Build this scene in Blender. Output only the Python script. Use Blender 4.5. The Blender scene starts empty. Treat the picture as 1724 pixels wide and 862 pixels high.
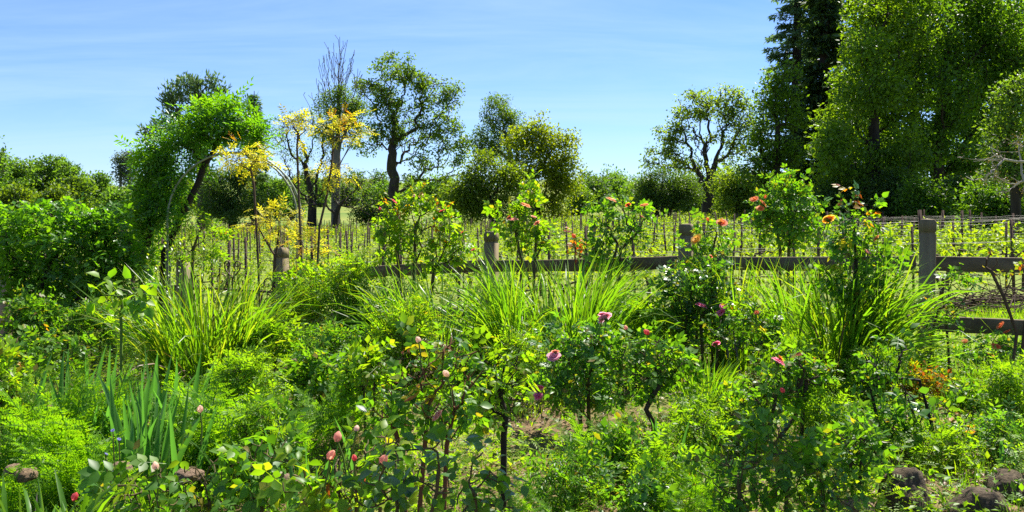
import bpy, math, random
import numpy as np
from mathutils import Vector, Matrix
R = math.radians
sc = bpy.context.scene
C = sc.collection
# ------------------------------------------------------------------ camera
F = 1353.0            # focal length in pixels of the 1724 px wide photograph
CX, HY, CAMZ = 862.0, 352.0, 1.6
cam_d = bpy.data.cameras.new("camera")
cam = bpy.data.objects.new("camera", cam_d)
C.objects.link(cam)
cam.location = (0, 0, CAMZ)
cam.rotation_euler = (R(90), 0, 0)
cam_d.sensor_width = 36.0
cam_d.lens = 36.0 * F / 1724.0
cam_d.shift_y = -(431.0 - HY) / 1724.0
cam_d.clip_start = 0.05
cam_d.clip_end = 6000
sc.camera = cam
# ------------------------------------------------------------------ light
SUN_AZ, SUN_EL = 38.0, 57.0          # azimuth from +Y towards +X
sd = Vector((math.sin(R(SUN_AZ)) * math.cos(R(SUN_EL)), math.cos(R(SUN_AZ)) * math.cos(R(SUN_EL)), math.sin(R(SUN_EL))))
sun_d = bpy.data.lights.new("sun", 'SUN')
sun_d.energy = 5.0
sun_d.angle = R(0.5)
sun_d.color = (1.0, 0.95, 0.86)
sun = bpy.data.objects.new("sun", sun_d)
C.objects.link(sun)
sun.rotation_euler = sd.to_track_quat('Z', 'Y').to_euler()
w = bpy.data.worlds.new("World")
sc.world = w
w.use_nodes = True
nt = w.node_tree
nt.nodes.clear()
sky = nt.nodes.new('ShaderNodeTexSky')
sky.sky_type = 'NISHITA'
sky.sun_disc = False
sky.sun_elevation = R(SUN_EL)
sky.sun_rotation = R(SUN_AZ)
sky.altitude = 60
sky.air_density = 1.0
sky.dust_density = 0.0
sky.ozone_density = 3.0
bg = nt.nodes.new('ShaderNodeBackground')
bg.inputs[1].default_value = 0.069
wo = nt.nodes.new('ShaderNodeOutputWorld')
# thin cirrus: stretched noise on the view direction projected on a high plane
tc = nt.nodes.new('ShaderNodeTexCoord')
sep = nt.nodes.new('ShaderNodeSeparateXYZ')
nt.links.new(tc.outputs['Generated'], sep.inputs[0])
mz = nt.nodes.new('ShaderNodeMath'); mz.operation = 'ADD'; mz.inputs[1].default_value = 0.12
nt.links.new(sep.outputs[2], mz.inputs[0])
dx = nt.nodes.new('ShaderNodeMath'); dx.operation = 'DIVIDE'
dy = nt.nodes.new('ShaderNodeMath'); dy.operation = 'DIVIDE'
nt.links.new(sep.outputs[0], dx.inputs[0]); nt.links.new(mz.outputs[0], dx.inputs[1])
nt.links.new(sep.outputs[1], dy.inputs[0]); nt.links.new(mz.outputs[0], dy.inputs[1])
cmb = nt.nodes.new('ShaderNodeCombineXYZ')
nt.links.new(dx.outputs[0], cmb.inputs[0]); nt.links.new(dy.outputs[0], cmb.inputs[1])
mp = nt.nodes.new('ShaderNodeMapping')
mp.inputs['Rotation'].default_value = (0, 0, R(24))
mp.inputs['Scale'].default_value = (0.45, 1.5, 1)
nt.links.new(cmb.outputs[0], mp.inputs[0])
cn = nt.nodes.new('ShaderNodeTexNoise')
cn.inputs['Scale'].default_value = 1.1
cn.inputs['Detail'].default_value = 9
cn.inputs['Roughness'].default_value = 0.62
cn.inputs['Distortion'].default_value = 0.5
nt.links.new(mp.outputs[0], cn.inputs['Vector'])
cr = nt.nodes.new('ShaderNodeMapRange')
cr.inputs['From Min'].default_value = 0.36
cr.inputs['From Max'].default_value = 0.85
cr.inputs['To Max'].default_value = 0.6
nt.links.new(cn.outputs['Fac'], cr.inputs['Value'])
cmix = nt.nodes.new('ShaderNodeMixRGB')
nt.links.new(cr.outputs[0], cmix.inputs[0])
nt.links.new(sky.outputs[0], cmix.inputs[1])
cmix.inputs[2].default_value = (6.5, 7.2, 8.2, 1)
hs = nt.nodes.new('ShaderNodeMixRGB'); hs.blend_type = 'MULTIPLY'; hs.inputs[0].default_value = 1
hs.inputs[2].default_value = (0.565, 0.695, 0.98, 1)
nt.links.new(cmix.outputs[0], hs.inputs[1])
nt.links.new(hs.outputs[0], bg.inputs[0])
nt.links.new(bg.outputs[0], wo.inputs[0])
sc.view_settings.view_transform = 'Standard'
sc.view_settings.look = 'None'
sc.view_settings.exposure = 1.45
sc.view_settings.gamma = 1.0
sc.render.engine = 'CYCLES'
sc.cycles.max_bounces = 7
sc.cycles.diffuse_bounces = 4
sc.cycles.glossy_bounces = 2
sc.cycles.transmission_bounces = 5
sc.cycles.transparent_max_bounces = 4
sc.cycles.volume_bounces = 1
sc.cycles.caustics_reflective = False
sc.cycles.caustics_refractive = False
sc.cycles.use_denoising = False

# ------------------------------------------------------------------ terrain
def smooth(a, b, t):
    t = np.clip((t - a) / (b - a), 0, 1)
    return t * t * (3 - 2 * t)

def ground_z(x, y):
    x = np.asarray(x, float); y = np.asarray(y, float)
    z0 = np.interp(y, [-50, 4, 6, 9, 13, 30, 45, 67, 120, 200, 400, 900, 3000],
                   [-0.05, -0.02, 0.05, 0.10, -0.22, -0.3, -0.2, 0.0, 0.9, 2.7, 9.0, 18.0, 20.0])
    s = 0.45 * np.tanh(x / 10.0) * (1 - smooth(25, 70, y)) + 0.7 * np.tanh(x / 22.0) * smooth(25, 70, y)
    hill = 10 * smooth(0, 1, (y - 160) / 300.0) * (0.5 + 0.5 * np.sin(x / 90.0 + 2.2)) * smooth(0, 60, np.abs(x + 30) + 1)
    return z0 + s + hill

def P(px, py, Y):
    return Vector(((px - CX) / F * Y, Y, CAMZ - (py - HY) / F * Y))

def G(px, Y, dz=0.0):
    x = (px - CX) / F * Y
    return Vector((x, Y, float(ground_z(x, Y)) + dz))

# ------------------------------------------------------------------ object helpers
def thing(name, label, cat, loc=(0, 0, 0), group=None):
    o = bpy.data.objects.new(name, None)
    C.objects.link(o)
    o.location = loc
    o.empty_display_size = 0.1
    o['label'] = label
    o['category'] = cat
    if group: o['group'] = group
    return o

def tag(o, label, cat, group=None, kind=None):
    if label: o['label'] = label
    if cat: o['category'] = cat
    if group: o['group'] = group
    if kind: o['kind'] = kind
    return o

def link(name, me, parent=None, loc=None):
    o = bpy.data.objects.new(name, me)
    C.objects.link(o)
    if parent is not None: o.parent = parent
    if loc is not None: o.location = loc
    return o

def copy_tree(o, parent=None):
    c = o.copy()
    C.objects.link(c)
    if parent is not None:
        c.parent = parent
        c.matrix_parent_inverse = Matrix.Identity(4)
    for ch in list(o.children):
        copy_tree(ch, c)
    return c

class MB:
    """collects vertex and face arrays into one mesh"""
    def __init__(s):
        s.v = []; s.f = []; s.m = []; s.n = 0
    def add(s, v, f, mat=0):
        v = np.asarray(v, float).reshape(-1, 3); f = np.asarray(f, int)
        if len(v) == 0 or len(f) == 0: return
        s.v.append(v); s.f.append(f + s.n); s.m.append(mat); s.n += len(v)
    def mesh(s, name, mats, shade_smooth=False, origin=None):
        me = bpy.data.meshes.new(name)
        v = np.concatenate(s.v) if s.v else np.zeros((0, 3))
        if origin is not None: v = v - np.array(origin)
        loops = np.concatenate([f.ravel() for f in s.f])
        tot = np.concatenate([np.full(len(f), f.shape[1]) for f in s.f])
        mi = np.concatenate([np.full(len(f), m) for f, m in zip(s.f, s.m)])
        start = np.concatenate([[0], np.cumsum(tot)[:-1]])
        me.vertices.add(len(v)); me.vertices.foreach_set("co", v.ravel().astype(np.float32))
        me.loops.add(len(loops)); me.loops.foreach_set("vertex_index", loops.astype(np.int32))
        me.polygons.add(len(tot)); me.polygons.foreach_set("loop_start", start.astype(np.int32))
        me.polygons.foreach_set("material_index", mi.astype(np.int32))
        if shade_smooth: me.polygons.foreach_set("use_smooth", np.ones(len(tot), bool))
        for m in (mats if isinstance(mats, (list, tuple)) else [mats]): me.materials.append(m)
        me.update(calc_edges=True)
        return me

def norm(a):
    return a / np.maximum(np.linalg.norm(a, axis=-1, keepdims=True), 1e-9)

def box_vf(c, sx, sy, sz):
    x, y, z = sx / 2, sy / 2, sz / 2
    v = np.array([(-x, -y, -z), (x, -y, -z), (x, y, -z), (-x, y, -z), (-x, -y, z), (x, -y, z), (x, y, z), (-x, y, z)]) + np.array(c)
    f = np.array([(0, 3, 2, 1), (4, 5, 6, 7), (0, 1, 5, 4), (1, 2, 6, 5), (2, 3, 7, 6), (3, 0, 4, 7)])
    return v, f

def tube_vf(pts, rad, sides=6, cap=True):
    pts = np.asarray(pts, float)
    n = len(pts)
    rad = np.broadcast_to(np.asarray(rad, float), (n,))
    t = norm(np.gradient(pts, axis=0))
    ref = np.array([1.0, 0.02, 0.05]) if np.mean(np.abs(t[:, 0])) < 0.75 else np.array([0.03, 0.05, 1.0])
    u = norm(np.cross(t, ref)); w_ = np.cross(t, u)
    a = np.arange(sides) * 2 * math.pi / sides
    ring = pts[:, None] + rad[:, None, None] * (np.cos(a)[None, :, None] * u[:, None] + np.sin(a)[None, :, None] * w_[:, None])
    i = np.arange(n - 1)[:, None]; j = np.arange(sides)[None]
    f = np.stack([i * sides + j, i * sides + (j + 1) % sides, (i + 1) * sides + (j + 1) % sides, (i + 1) * sides + j], -1).reshape(-1, 4)
    return ring.reshape(-1, 3), f

# ------------------------------------------------------------------ materials
def new_mat(name):
    m = bpy.data.materials.new(name); m.use_nodes = True
    n = m.node_tree.nodes; n.clear()
    out = n.new('ShaderNodeOutputMaterial')
    return m, n, m.node_tree.links, out

def ramp(n, stops):
    r = n.new('ShaderNodeValToRGB')
    e = r.color_ramp.elements
    e[0].position = stops[0][0]; e[0].color = (*stops[0][1], 1)
    e[1].position = stops[-1][0]; e[1].color = (*stops[-1][1], 1)
    for p, c in stops[1:-1]:
        k = e.new(p); k.color = (*c, 1)
    return r

def leaf_mat(name, cols, tr=0.5, tmul=(2.95, 2.75, 0.45), rough=0.45, spec=0.25, clump=0.0, cscale=0.8, age=False):
    """thin leaf: glossy reflecting side and light coming through; each leaf has its own tint"""
    m, n, l, out = new_mat(name)
    geo = n.new('ShaderNodeNewGeometry')
    k = len(cols)
    if age:
        st = [(0.0, tuple(q * .6 for q in cols[0]))] + [(0.12 + .8 * i / max(1, k - 1), c) for i, c in enumerate(cols)] + [(0.975, (0.17, 0.17, 0.02)), (1.0, (0.14, 0.1, 0.03))]
    else:
        st = [(i / max(1, k - 1), c) for i, c in enumerate(cols)]
    rp = ramp(n, st)
    src = geo.outputs['Random Per Island']
    if clump:
        t = n.new('ShaderNodeTexCoord'); nz = n.new('ShaderNodeTexNoise')
        nz.inputs['Scale'].default_value = cscale; nz.inputs['Detail'].default_value = 2
        l.new(t.outputs['Object'], nz.inputs['Vector'])
        mr = n.new('ShaderNodeMapRange'); mr.inputs[1].default_value = 0.33; mr.inputs[2].default_value = 0.67
        l.new(nz.outputs['Fac'], mr.inputs[0])
        mx = n.new('ShaderNodeMix'); mx.inputs[0].default_value = clump
        l.new(src, mx.inputs[2]); l.new(mr.outputs[0], mx.inputs[3])
        src = mx.outputs[0]
    l.new(src, rp.inputs[0])
    p = n.new('ShaderNodeBsdfPrincipled')
    p.inputs['Roughness'].default_value = rough
    p.inputs['Specular IOR Level'].default_value = spec
    l.new(rp.outputs[0], p.inputs['Base Color'])
    tm = n.new('ShaderNodeMixRGB'); tm.blend_type = 'MULTIPLY'; tm.inputs[0].default_value = 1
    tm.inputs[2].default_value = (*tmul, 1)
    l.new(rp.outputs[0], tm.inputs[1])
    ts = n.new('ShaderNodeBsdfTranslucent')
    l.new(tm.outputs[0], ts.inputs[0])
    mix = n.new('ShaderNodeMixShader'); mix.inputs[0].default_value = tr
    l.new(p.outputs[0], mix.inputs[1]); l.new(ts.outputs[0], mix.inputs[2])
    l.new(mix.outputs[0], out.inputs[0])
    return m

def bark_mat(name, c1, c2, scale=6.0, bump=0.5, rough=0.85, stretch=(1, 1, 0.25)):
    m, n, l, out = new_mat(name)
    t = n.new('ShaderNodeTexCoord'); mpn = n.new('ShaderNodeMapping')
    mpn.inputs['Scale'].default_value = stretch
    l.new(t.outputs['Object'], mpn.inputs[0])
    nz = n.new('ShaderNodeTexNoise'); nz.inputs['Scale'].default_value = scale; nz.inputs['Detail'].default_value = 6
    nz.inputs['Roughness'].default_value = 0.65
    l.new(mpn.outputs[0], nz.inputs['Vector'])
    rp = ramp(n, [(0.3, c1), (0.7, c2)])
    l.new(nz.outputs['Fac'], rp.inputs[0])
    p = n.new('ShaderNodeBsdfPrincipled'); p.inputs['Roughness'].default_value = rough
    p.inputs['Specular IOR Level'].default_value = 0.2
    l.new(rp.outputs[0], p.inputs['Base Color'])
    b = n.new('ShaderNodeBump'); b.inputs['Strength'].default_value = bump; b.inputs['Distance'].default_value = 0.02
    l.new(nz.outputs['Fac'], b.inputs['Height']); l.new(b.outputs[0], p.inputs['Normal'])
    l.new(p.outputs[0], out.inputs[0])
    return m

def petal_mat(name, cols, tr=0.5):
    return leaf_mat(name, cols, tr, (1.3, 1.25, 1.2), 0.6, 0.2)

L = {
 'rose':    leaf_mat('rose_leaf', [(0.045, 0.125, 0.014), (0.065, 0.16, 0.016), (0.10, 0.19, 0.018)], 0.5, age=True, rough=0.42, spec=0.28),
 'rose_lt': leaf_mat('rose_leaf_light', [(0.08, 0.18, 0.012), (0.11, 0.21, 0.014), (0.15, 0.22, 0.016)], 0.55, age=True, rough=0.42, spec=0.28),
 'rose_dk': leaf_mat('rose_leaf_dark', [(0.03, 0.095, 0.018), (0.045, 0.12, 0.02), (0.065, 0.15, 0.018)], 0.45, rough=0.32, spec=0.45, age=True),
 'rose_bl': leaf_mat('rose_leaf_bluish', [(0.045, 0.13, 0.025), (0.065, 0.16, 0.025), (0.09, 0.185, 0.024)], 0.5, rough=0.38, spec=0.4, age=True),
 'rose_rd': leaf_mat('rose_leaf_young_red', [(0.10, 0.19, 0.014), (0.14, 0.2, 0.014), (0.2, 0.19, 0.015), (0.24, 0.1, 0.012), (0.2, 0.05, 0.02)], 0.5),
 'red_tip': leaf_mat('red_shoot_leaf', [(0.22, 0.03, 0.02), (0.25, 0.06, 0.015), (0.26, 0.14, 0.015), (0.2, 0.2, 0.015)], 0.5),
 'wist':    leaf_mat('wisteria_leaf', [(0.045, 0.135, 0.012), (0.07, 0.175, 0.012), (0.11, 0.21, 0.014)], 0.5, clump=0.4, cscale=2.0, rough=0.36, spec=0.42),
 'yellow':  leaf_mat('golden_leaf', [(0.4, 0.38, 0.025), (0.47, 0.44, 0.03), (0.46, 0.37, 0.025), (0.33, 0.38, 0.02)], 0.55, (1.5, 1.5, 0.7)),
 'orange':  leaf_mat('orange_leaf', [(0.42, 0.17, 0.014), (0.44, 0.24, 0.012), (0.42, 0.3, 0.012), (0.36, 0.12, 0.015)], 0.5, (1.5, 1.4, 0.7)),
 'strap':   leaf_mat('strap_leaf', [(0.055, 0.14, 0.014), (0.075, 0.17, 0.014), (0.095, 0.19, 0.016), (0.14, 0.2, 0.02)], 0.5, rough=0.35, spec=0.45),
 'strap_y': leaf_mat('strap_leaf_yellowing', [(0.06, 0.155, 0.014), (0.085, 0.18, 0.014), (0.11, 0.195, 0.016), (0.16, 0.2, 0.025)], 0.5, rough=0.35, spec=0.45),
 'strap_dk':leaf_mat('strap_leaf_dark', [(0.03, 0.095, 0.014), (0.045, 0.12, 0.015), (0.07, 0.15, 0.016)], 0.45, rough=0.35, spec=0.45),
 'iris':    leaf_mat('iris_leaf', [(0.05, 0.145, 0.035), (0.07, 0.17, 0.038), (0.1, 0.195, 0.042)], 0.45, (1.9, 2.3, 0.8), rough=0.4, spec=0.4),
 'fern':    leaf_mat('fern_leaf', [(0.06, 0.16, 0.01), (0.085, 0.19, 0.01), (0.12, 0.22, 0.012)], 0.5),
 'weed':    leaf_mat('weed_leaf', [(0.06, 0.15, 0.012), (0.09, 0.19, 0.012), (0.13, 0.22, 0.014), (0.17, 0.22, 0.02)], 0.5, clump=0.5, cscale=1.3),
 'vine':    leaf_mat('grape_leaf', [(0.09, 0.16, 0.014), (0.13, 0.2, 0.016), (0.18, 0.225, 0.02)], 0.5),
 'oak':     leaf_mat('oak_leaf', [(0.05, 0.105, 0.018), (0.075, 0.135, 0.02), (0.105, 0.165, 0.022)], 0.45, clump=0.3, cscale=0.5),
 'oak_lt':  leaf_mat('oak_leaf_pale', [(0.075, 0.135, 0.022), (0.105, 0.165, 0.024), (0.14, 0.2, 0.026)], 0.5, clump=0.3, cscale=0.5),
 'olive':   leaf_mat('olive_green_leaf', [(0.06, 0.11, 0.014), (0.085, 0.135, 0.014), (0.11, 0.16, 0.016)], 0.45, clump=0.35, cscale=0.4),
 'ylw_tree':leaf_mat('yellow_green_leaf', [(0.09, 0.14, 0.012), (0.125, 0.17, 0.012), (0.16, 0.195, 0.014)], 0.5, clump=0.4, cscale=0.4),
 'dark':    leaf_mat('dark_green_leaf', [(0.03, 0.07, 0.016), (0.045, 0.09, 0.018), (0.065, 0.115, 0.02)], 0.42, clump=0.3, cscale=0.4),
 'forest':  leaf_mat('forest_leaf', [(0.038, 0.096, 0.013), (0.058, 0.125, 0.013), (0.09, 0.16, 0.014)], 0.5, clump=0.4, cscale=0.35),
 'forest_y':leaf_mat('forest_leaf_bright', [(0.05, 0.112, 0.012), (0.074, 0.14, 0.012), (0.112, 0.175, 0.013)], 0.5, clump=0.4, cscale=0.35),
 'conifer': leaf_mat('conifer_needle', [(0.065, 0.115, 0.06), (0.09, 0.145, 0.07), (0.115, 0.17, 0.08)], 0.45, (1.8, 2.0, 1.2), clump=0.3, cscale=0.4),
 'conifer_dk': leaf_mat('dark_conifer_needle', [(0.028, 0.06, 0.028), (0.04, 0.075, 0.032), (0.052, 0.09, 0.035)], 0.35),
 'pine':    leaf_mat('pine_needle', [(0.055, 0.1, 0.045), (0.075, 0.125, 0.05), (0.095, 0.15, 0.055)], 0.4, (1.9, 2.0, 1.0), clump=0.3, cscale=0.4),
 'hill':    leaf_mat('hill_tree_leaf', [(0.055, 0.115, 0.02), (0.08, 0.145, 0.022), (0.105, 0.17, 0.024)], 0.5, (2.5, 2.6, .6), clump=0.5, cscale=0.3),
 'gum':     leaf_mat('gum_leaf_hazed', [(0.05, 0.08, 0.05), (0.065, 0.095, 0.06), (0.08, 0.11, 0.065)], 0.3, clump=0.4, cscale=0.3),  # glaucous leaf whose blue grey also stands in for distance haze
 'dry':     leaf_mat('dry_twig', [(0.2, 0.14, 0.09), (0.16, 0.11, 0.07), (0.26, 0.19, 0.12)], 0.1),
}
B = {
 'oak':   bark_mat('oak_bark', (0.025, 0.02, 0.015), (0.075, 0.06, 0.045), 3.0),
 'grey':  bark_mat('grey_bark', (0.07, 0.06, 0.05), (0.17, 0.15, 0.125), 4.0),
 'pale':  bark_mat('bleached_bark', (0.22, 0.19, 0.15), (0.4, 0.36, 0.3), 8.0),
 'dark':  bark_mat('dark_bark', (0.015, 0.011, 0.008), (0.045, 0.034, 0.025), 4.0),
 'cane':  bark_mat('rose_cane', (0.055, 0.06, 0.02), (0.12, 0.08, 0.035), 14.0, 0.2),
 'red':   bark_mat('red_cane', (0.10, 0.035, 0.02), (0.16, 0.075, 0.03), 14.0, 0.2),
 'brown': bark_mat('brown_stem', (0.04, 0.026, 0.016), (0.1, 0.065, 0.04), 14.0, 0.3),
 'green': bark_mat('green_stem', (0.07, 0.13, 0.02), (0.12, 0.18, 0.03), 20.0, 0.1),
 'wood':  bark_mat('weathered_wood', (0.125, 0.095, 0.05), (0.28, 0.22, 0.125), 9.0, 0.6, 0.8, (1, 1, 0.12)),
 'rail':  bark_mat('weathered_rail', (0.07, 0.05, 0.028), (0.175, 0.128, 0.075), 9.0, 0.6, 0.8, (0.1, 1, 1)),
 'stake': bark_mat('rusted_stake', (0.035, 0.022, 0.016), (0.095, 0.058, 0.04), 9.0, 0.3),
 'stone': bark_mat('garden_stone', (0.03, 0.022, 0.014), (0.125, 0.092, 0.055), 7.0, 1.0, 0.9, (1, 1, 1)),
 'stone_tan': bark_mat('tan_stone', (0.12, 0.08, 0.05), (0.25, 0.17, 0.11), 7.0, 0.8, 0.9, (1, 1, 1)),
}
def metal_mat(name, c, rough, metallic):
    m, n, l, out = new_mat(name)
    p = n.new('ShaderNodeBsdfPrincipled')
    t = n.new('ShaderNodeTexCoord'); nz = n.new('ShaderNodeTexNoise'); nz.inputs['Scale'].default_value = 25
    l.new(t.outputs['Object'], nz.inputs['Vector'])
    rp = ramp(n, [(0.35, tuple(k * 0.65 for k in c)), (0.65, c)])
    l.new(nz.outputs['Fac'], rp.inputs[0]); l.new(rp.outputs[0], p.inputs['Base Color'])
    p.inputs['Roughness'].default_value = rough; p.inputs['Metallic'].default_value = metallic
    l.new(p.outputs[0], out.inputs[0])
    return m
M_iron = metal_mat('rusty_iron', (0.09, 0.05, 0.035), 0.7, 0.3)
M_arch = metal_mat('painted_arch_metal', (0.26, 0.28, 0.15), 0.5, 0.0)
M_wire = metal_mat('galvanised_wire', (0.2, 0.185, 0.165), 0.6, 0.4)
PET = {
 'pink':    petal_mat('pink_petal', [(0.68, 0.28, 0.38), (0.76, 0.4, 0.48), (0.8, 0.5, 0.58)]),
 'magenta': petal_mat('magenta_petal', [(0.7, 0.1, 0.24), (0.78, 0.2, 0.34), (0.82, 0.32, 0.44)]),
 'red':     petal_mat('red_petal', [(0.55, 0.06, 0.07), (0.62, 0.1, 0.1), (0.6, 0.14, 0.14)]),
 'orange':  petal_mat('orange_petal', [(0.68, 0.22, 0.06), (0.72, 0.3, 0.1), (0.72, 0.36, 0.16)]),
 'peach':   petal_mat('peach_petal', [(0.7, 0.34, 0.22), (0.74, 0.42, 0.3), (0.72, 0.3, 0.22)]),
 'yellow':  petal_mat('yellow_petal', [(0.72, 0.42, 0.04), (0.76, 0.5, 0.06), (0.76, 0.44, 0.1)]),
 'coral':   petal_mat('coral_petal', [(0.66, 0.14, 0.06), (0.7, 0.2, 0.06), (0.7, 0.26, 0.08)]),
 'blue':    petal_mat('blue_petal', [(0.2, 0.22, 0.5), (0.26, 0.26, 0.55), (0.35, 0.33, 0.6)]),
 'cream':   petal_mat('cream_petal', [(0.7, 0.5, 0.36), (0.75, 0.6, 0.45), (0.72, 0.45, 0.34)]),
}
# ------------------------------------------------------------------ leaf shapes
def T_rhomb(w=0.5, fold=0.10):
    v = np.array([(0, 0, 0), (-w / 2, 0.45, fold), (0, 1, 0), (w / 2, 0.45, fold)], float)
    return v, np.array([(0, 2, 1), (0, 3, 2)])

def T_leaf(w=0.62, fold=0.10, droop=0.12):
    v = np.array([(0, 0, 0), (-w * .42, .22, fold * .8), (-w * .5, .52, fold * .7 - droop * .3), (0, 1, -droop),
                  (w * .5, .52, fold * .7 - droop * .3), (w * .42, .22, fold * .8), (0, .24, 0), (0, .58, -droop * .25)], float)
    f = np.array([(0, 6, 1), (0, 5, 6), (6, 7, 2), (6, 2, 1), (6, 5, 4), (6, 4, 7), (7, 3, 2), (7, 4, 3)])
    return v, f

def place_T(T, pos, fwd, up, size):
    tv, tf = T
    size = np.broadcast_to(np.asarray(size, float), (len(pos),))
    f = norm(fwd); x = norm(np.cross(f, up)); z = np.cross(x, f)
    v = (tv[None, :, 0:1] * x[:, None] + tv[None, :, 1:2] * f[:, None] + tv[None, :, 2:3] * z[:, None]) * size[:, None, None] + pos[:, None]
    n, k = len(pos), len(tv)
    fi = (tf[None] + (np.arange(n) * k)[:, None, None]).reshape(-1, tf.shape[1])
    return v.reshape(-1, 3), fi

def T_compound(nl=5, base=T_leaf(), lsize=0.42, bend=0.15):
    pos, fw, sz = [], [], []
    npair = nl // 2
    for i in range(npair):
        y = 0.25 + 0.5 * i / max(1, npair - 0.5)
        z = -bend * y * y
        for s in (-1, 1):
            pos.append((s * 0.01, y, z)); fw.append((s * 0.85, 0.5, -0.12)); sz.append(lsize * (0.85 + 0.1 * i))
    pos.append((0, 0.62 if nl <= 5 else 0.8, -bend * 0.5)); fw.append((0, 1, -0.25)); sz.append(lsize)
    v, f = place_T(base, np.array(pos, float), np.array(fw, float), np.tile([0, 0, 1.0], (len(pos), 1)), np.array(sz))
    rv = np.array([(-0.008, 0, 0), (0.008, 0, 0), (0.006, 0.65, -bend * .45), (-0.006, 0.65, -bend * .45)])
    f = np.vstack([f, np.array([(0, 1, 2), (0, 2, 3)]) + len(v)])
    return np.vstack([v, rv]), f

def place_many(Ts, pos, fwd, up, size):
    size = np.broadcast_to(np.asarray(size, float), (len(pos),))
    V, Fs, off = [], [], 0
    for i, T in enumerate(Ts):
        v, f = place_T(T, pos[i::len(Ts)], fwd[i::len(Ts)], up[i::len(Ts)], size[i::len(Ts)])
        V.append(v); Fs.append(f + off); off += len(v)
    return np.vstack(V), np.vstack(Fs)
def T_area(T):
    Ts = [T] if isinstance(T, tuple) else T
    a = 0
    for tv, tf in Ts:
        t3 = tv[tf]; a += np.linalg.norm(np.cross(t3[:, 1] - t3[:, 0], t3[:, 2] - t3[:, 0]), axis=1).sum() / 2
    return a / len(Ts)
TR = T_rhomb(0.55)
TN = T_rhomb(0.3, 0.05)
TL = T_leaf()
TC5 = [T_compound(5, T_leaf(.62, .10, .12), .42, .15), T_compound(5, T_leaf(.54, .16, .28), .40, .45), T_compound(5, T_leaf(.68, .05, -.05), .44, -.1), T_compound(5, T_leaf(.5, .2, .4), .36, .7), T_compound(3, T_leaf(.64, .12, .2), .48, .3)]
TC5s = [T_compound(5, T_rhomb(0.62, 0.1)), T_compound(5, T_rhomb(0.55, 0.16), .4, .5), T_compound(3, T_rhomb(0.6, 0.06), .46, .2)]
TC9 = T_compound(9, T_rhomb(0.4, 0.08), 0.3, 0.3)
TC7 = [T_compound(7, T_rhomb(0.36, 0.06), 0.34, 0.2), T_compound(7, T_rhomb(0.42, 0.14), 0.3, 0.7), T_compound(9, T_rhomb(0.34, 0.1), 0.27, 0.4)]
TNEED = T_rhomb(0.2, 0.02)

def scatter(T, pts, n, rad, size, rng, up=0.6, outw=0.5, centre=None, droop=0.2, jit=0.38):
    """n leaves spread round the given points"""
    k = rng.integers(0, len(pts), n)
    pos = pts[k] + np.clip(rng.normal(0, 1, (n, 3)), -1.5, 1.5) * rad * np.array([1, 1, 0.8])
    c = pts.mean(0) if centre is None else np.array(centre)
    o = norm(pos - c)
    fwd = norm(rng.normal(0, 1, (n, 3)) * 0.8 + o * outw - np.array([0, 0, droop]))
    nr = norm(rng.normal(0, 1, (n, 3)) * (1 - up) + np.array([0, 0, up]) + o * 0.15)
    s = size * (1 + rng.uniform(-jit, jit, n))
    if isinstance(T, tuple): return place_T(T, pos, fwd, nr, s)
    return place_many(T, pos, fwd, nr, s)

# ------------------------------------------------------------------ branching
def mst(init, pts, bf, first=0):
    """connects points into a branching tree that starts on the polyline init"""
    init = np.asarray(init, float); pts = np.asarray(pts, float)
    k, n = len(init), len(pts)
    pl = np.concatenate([[0], np.cumsum(np.linalg.norm(np.diff(init, axis=0), axis=1))]) if k > 1 else np.zeros(1)
    P_ = list(init); par = [-1] + list(range(k - 1)); plen = list(pl)
    d = np.linalg.norm(pts[:, None] - init[None, first:], axis=2) + bf * pl[None, first:]
    best = d.argmin(1) + first; cost = d.min(1)
    alive = np.ones(n, bool)
    idx = np.full(n, -1)
    for _ in range(n):
        i = int(np.where(alive, cost, 1e18).argmin())
        alive[i] = False
        p = int(best[i]); me_ = len(P_)
        P_.append(pts[i]); par.append(p)
        pl_i = plen[p] + float(np.linalg.norm(pts[i] - P_[p])); plen.append(pl_i)
        idx[i] = me_
        c2 = np.linalg.norm(pts - pts[i], axis=1) + bf * pl_i
        b = c2 < cost
        cost = np.where(b, c2, cost); best = np.where(b, me_, best)
    return np.array(P_), np.array(par), idx

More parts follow.
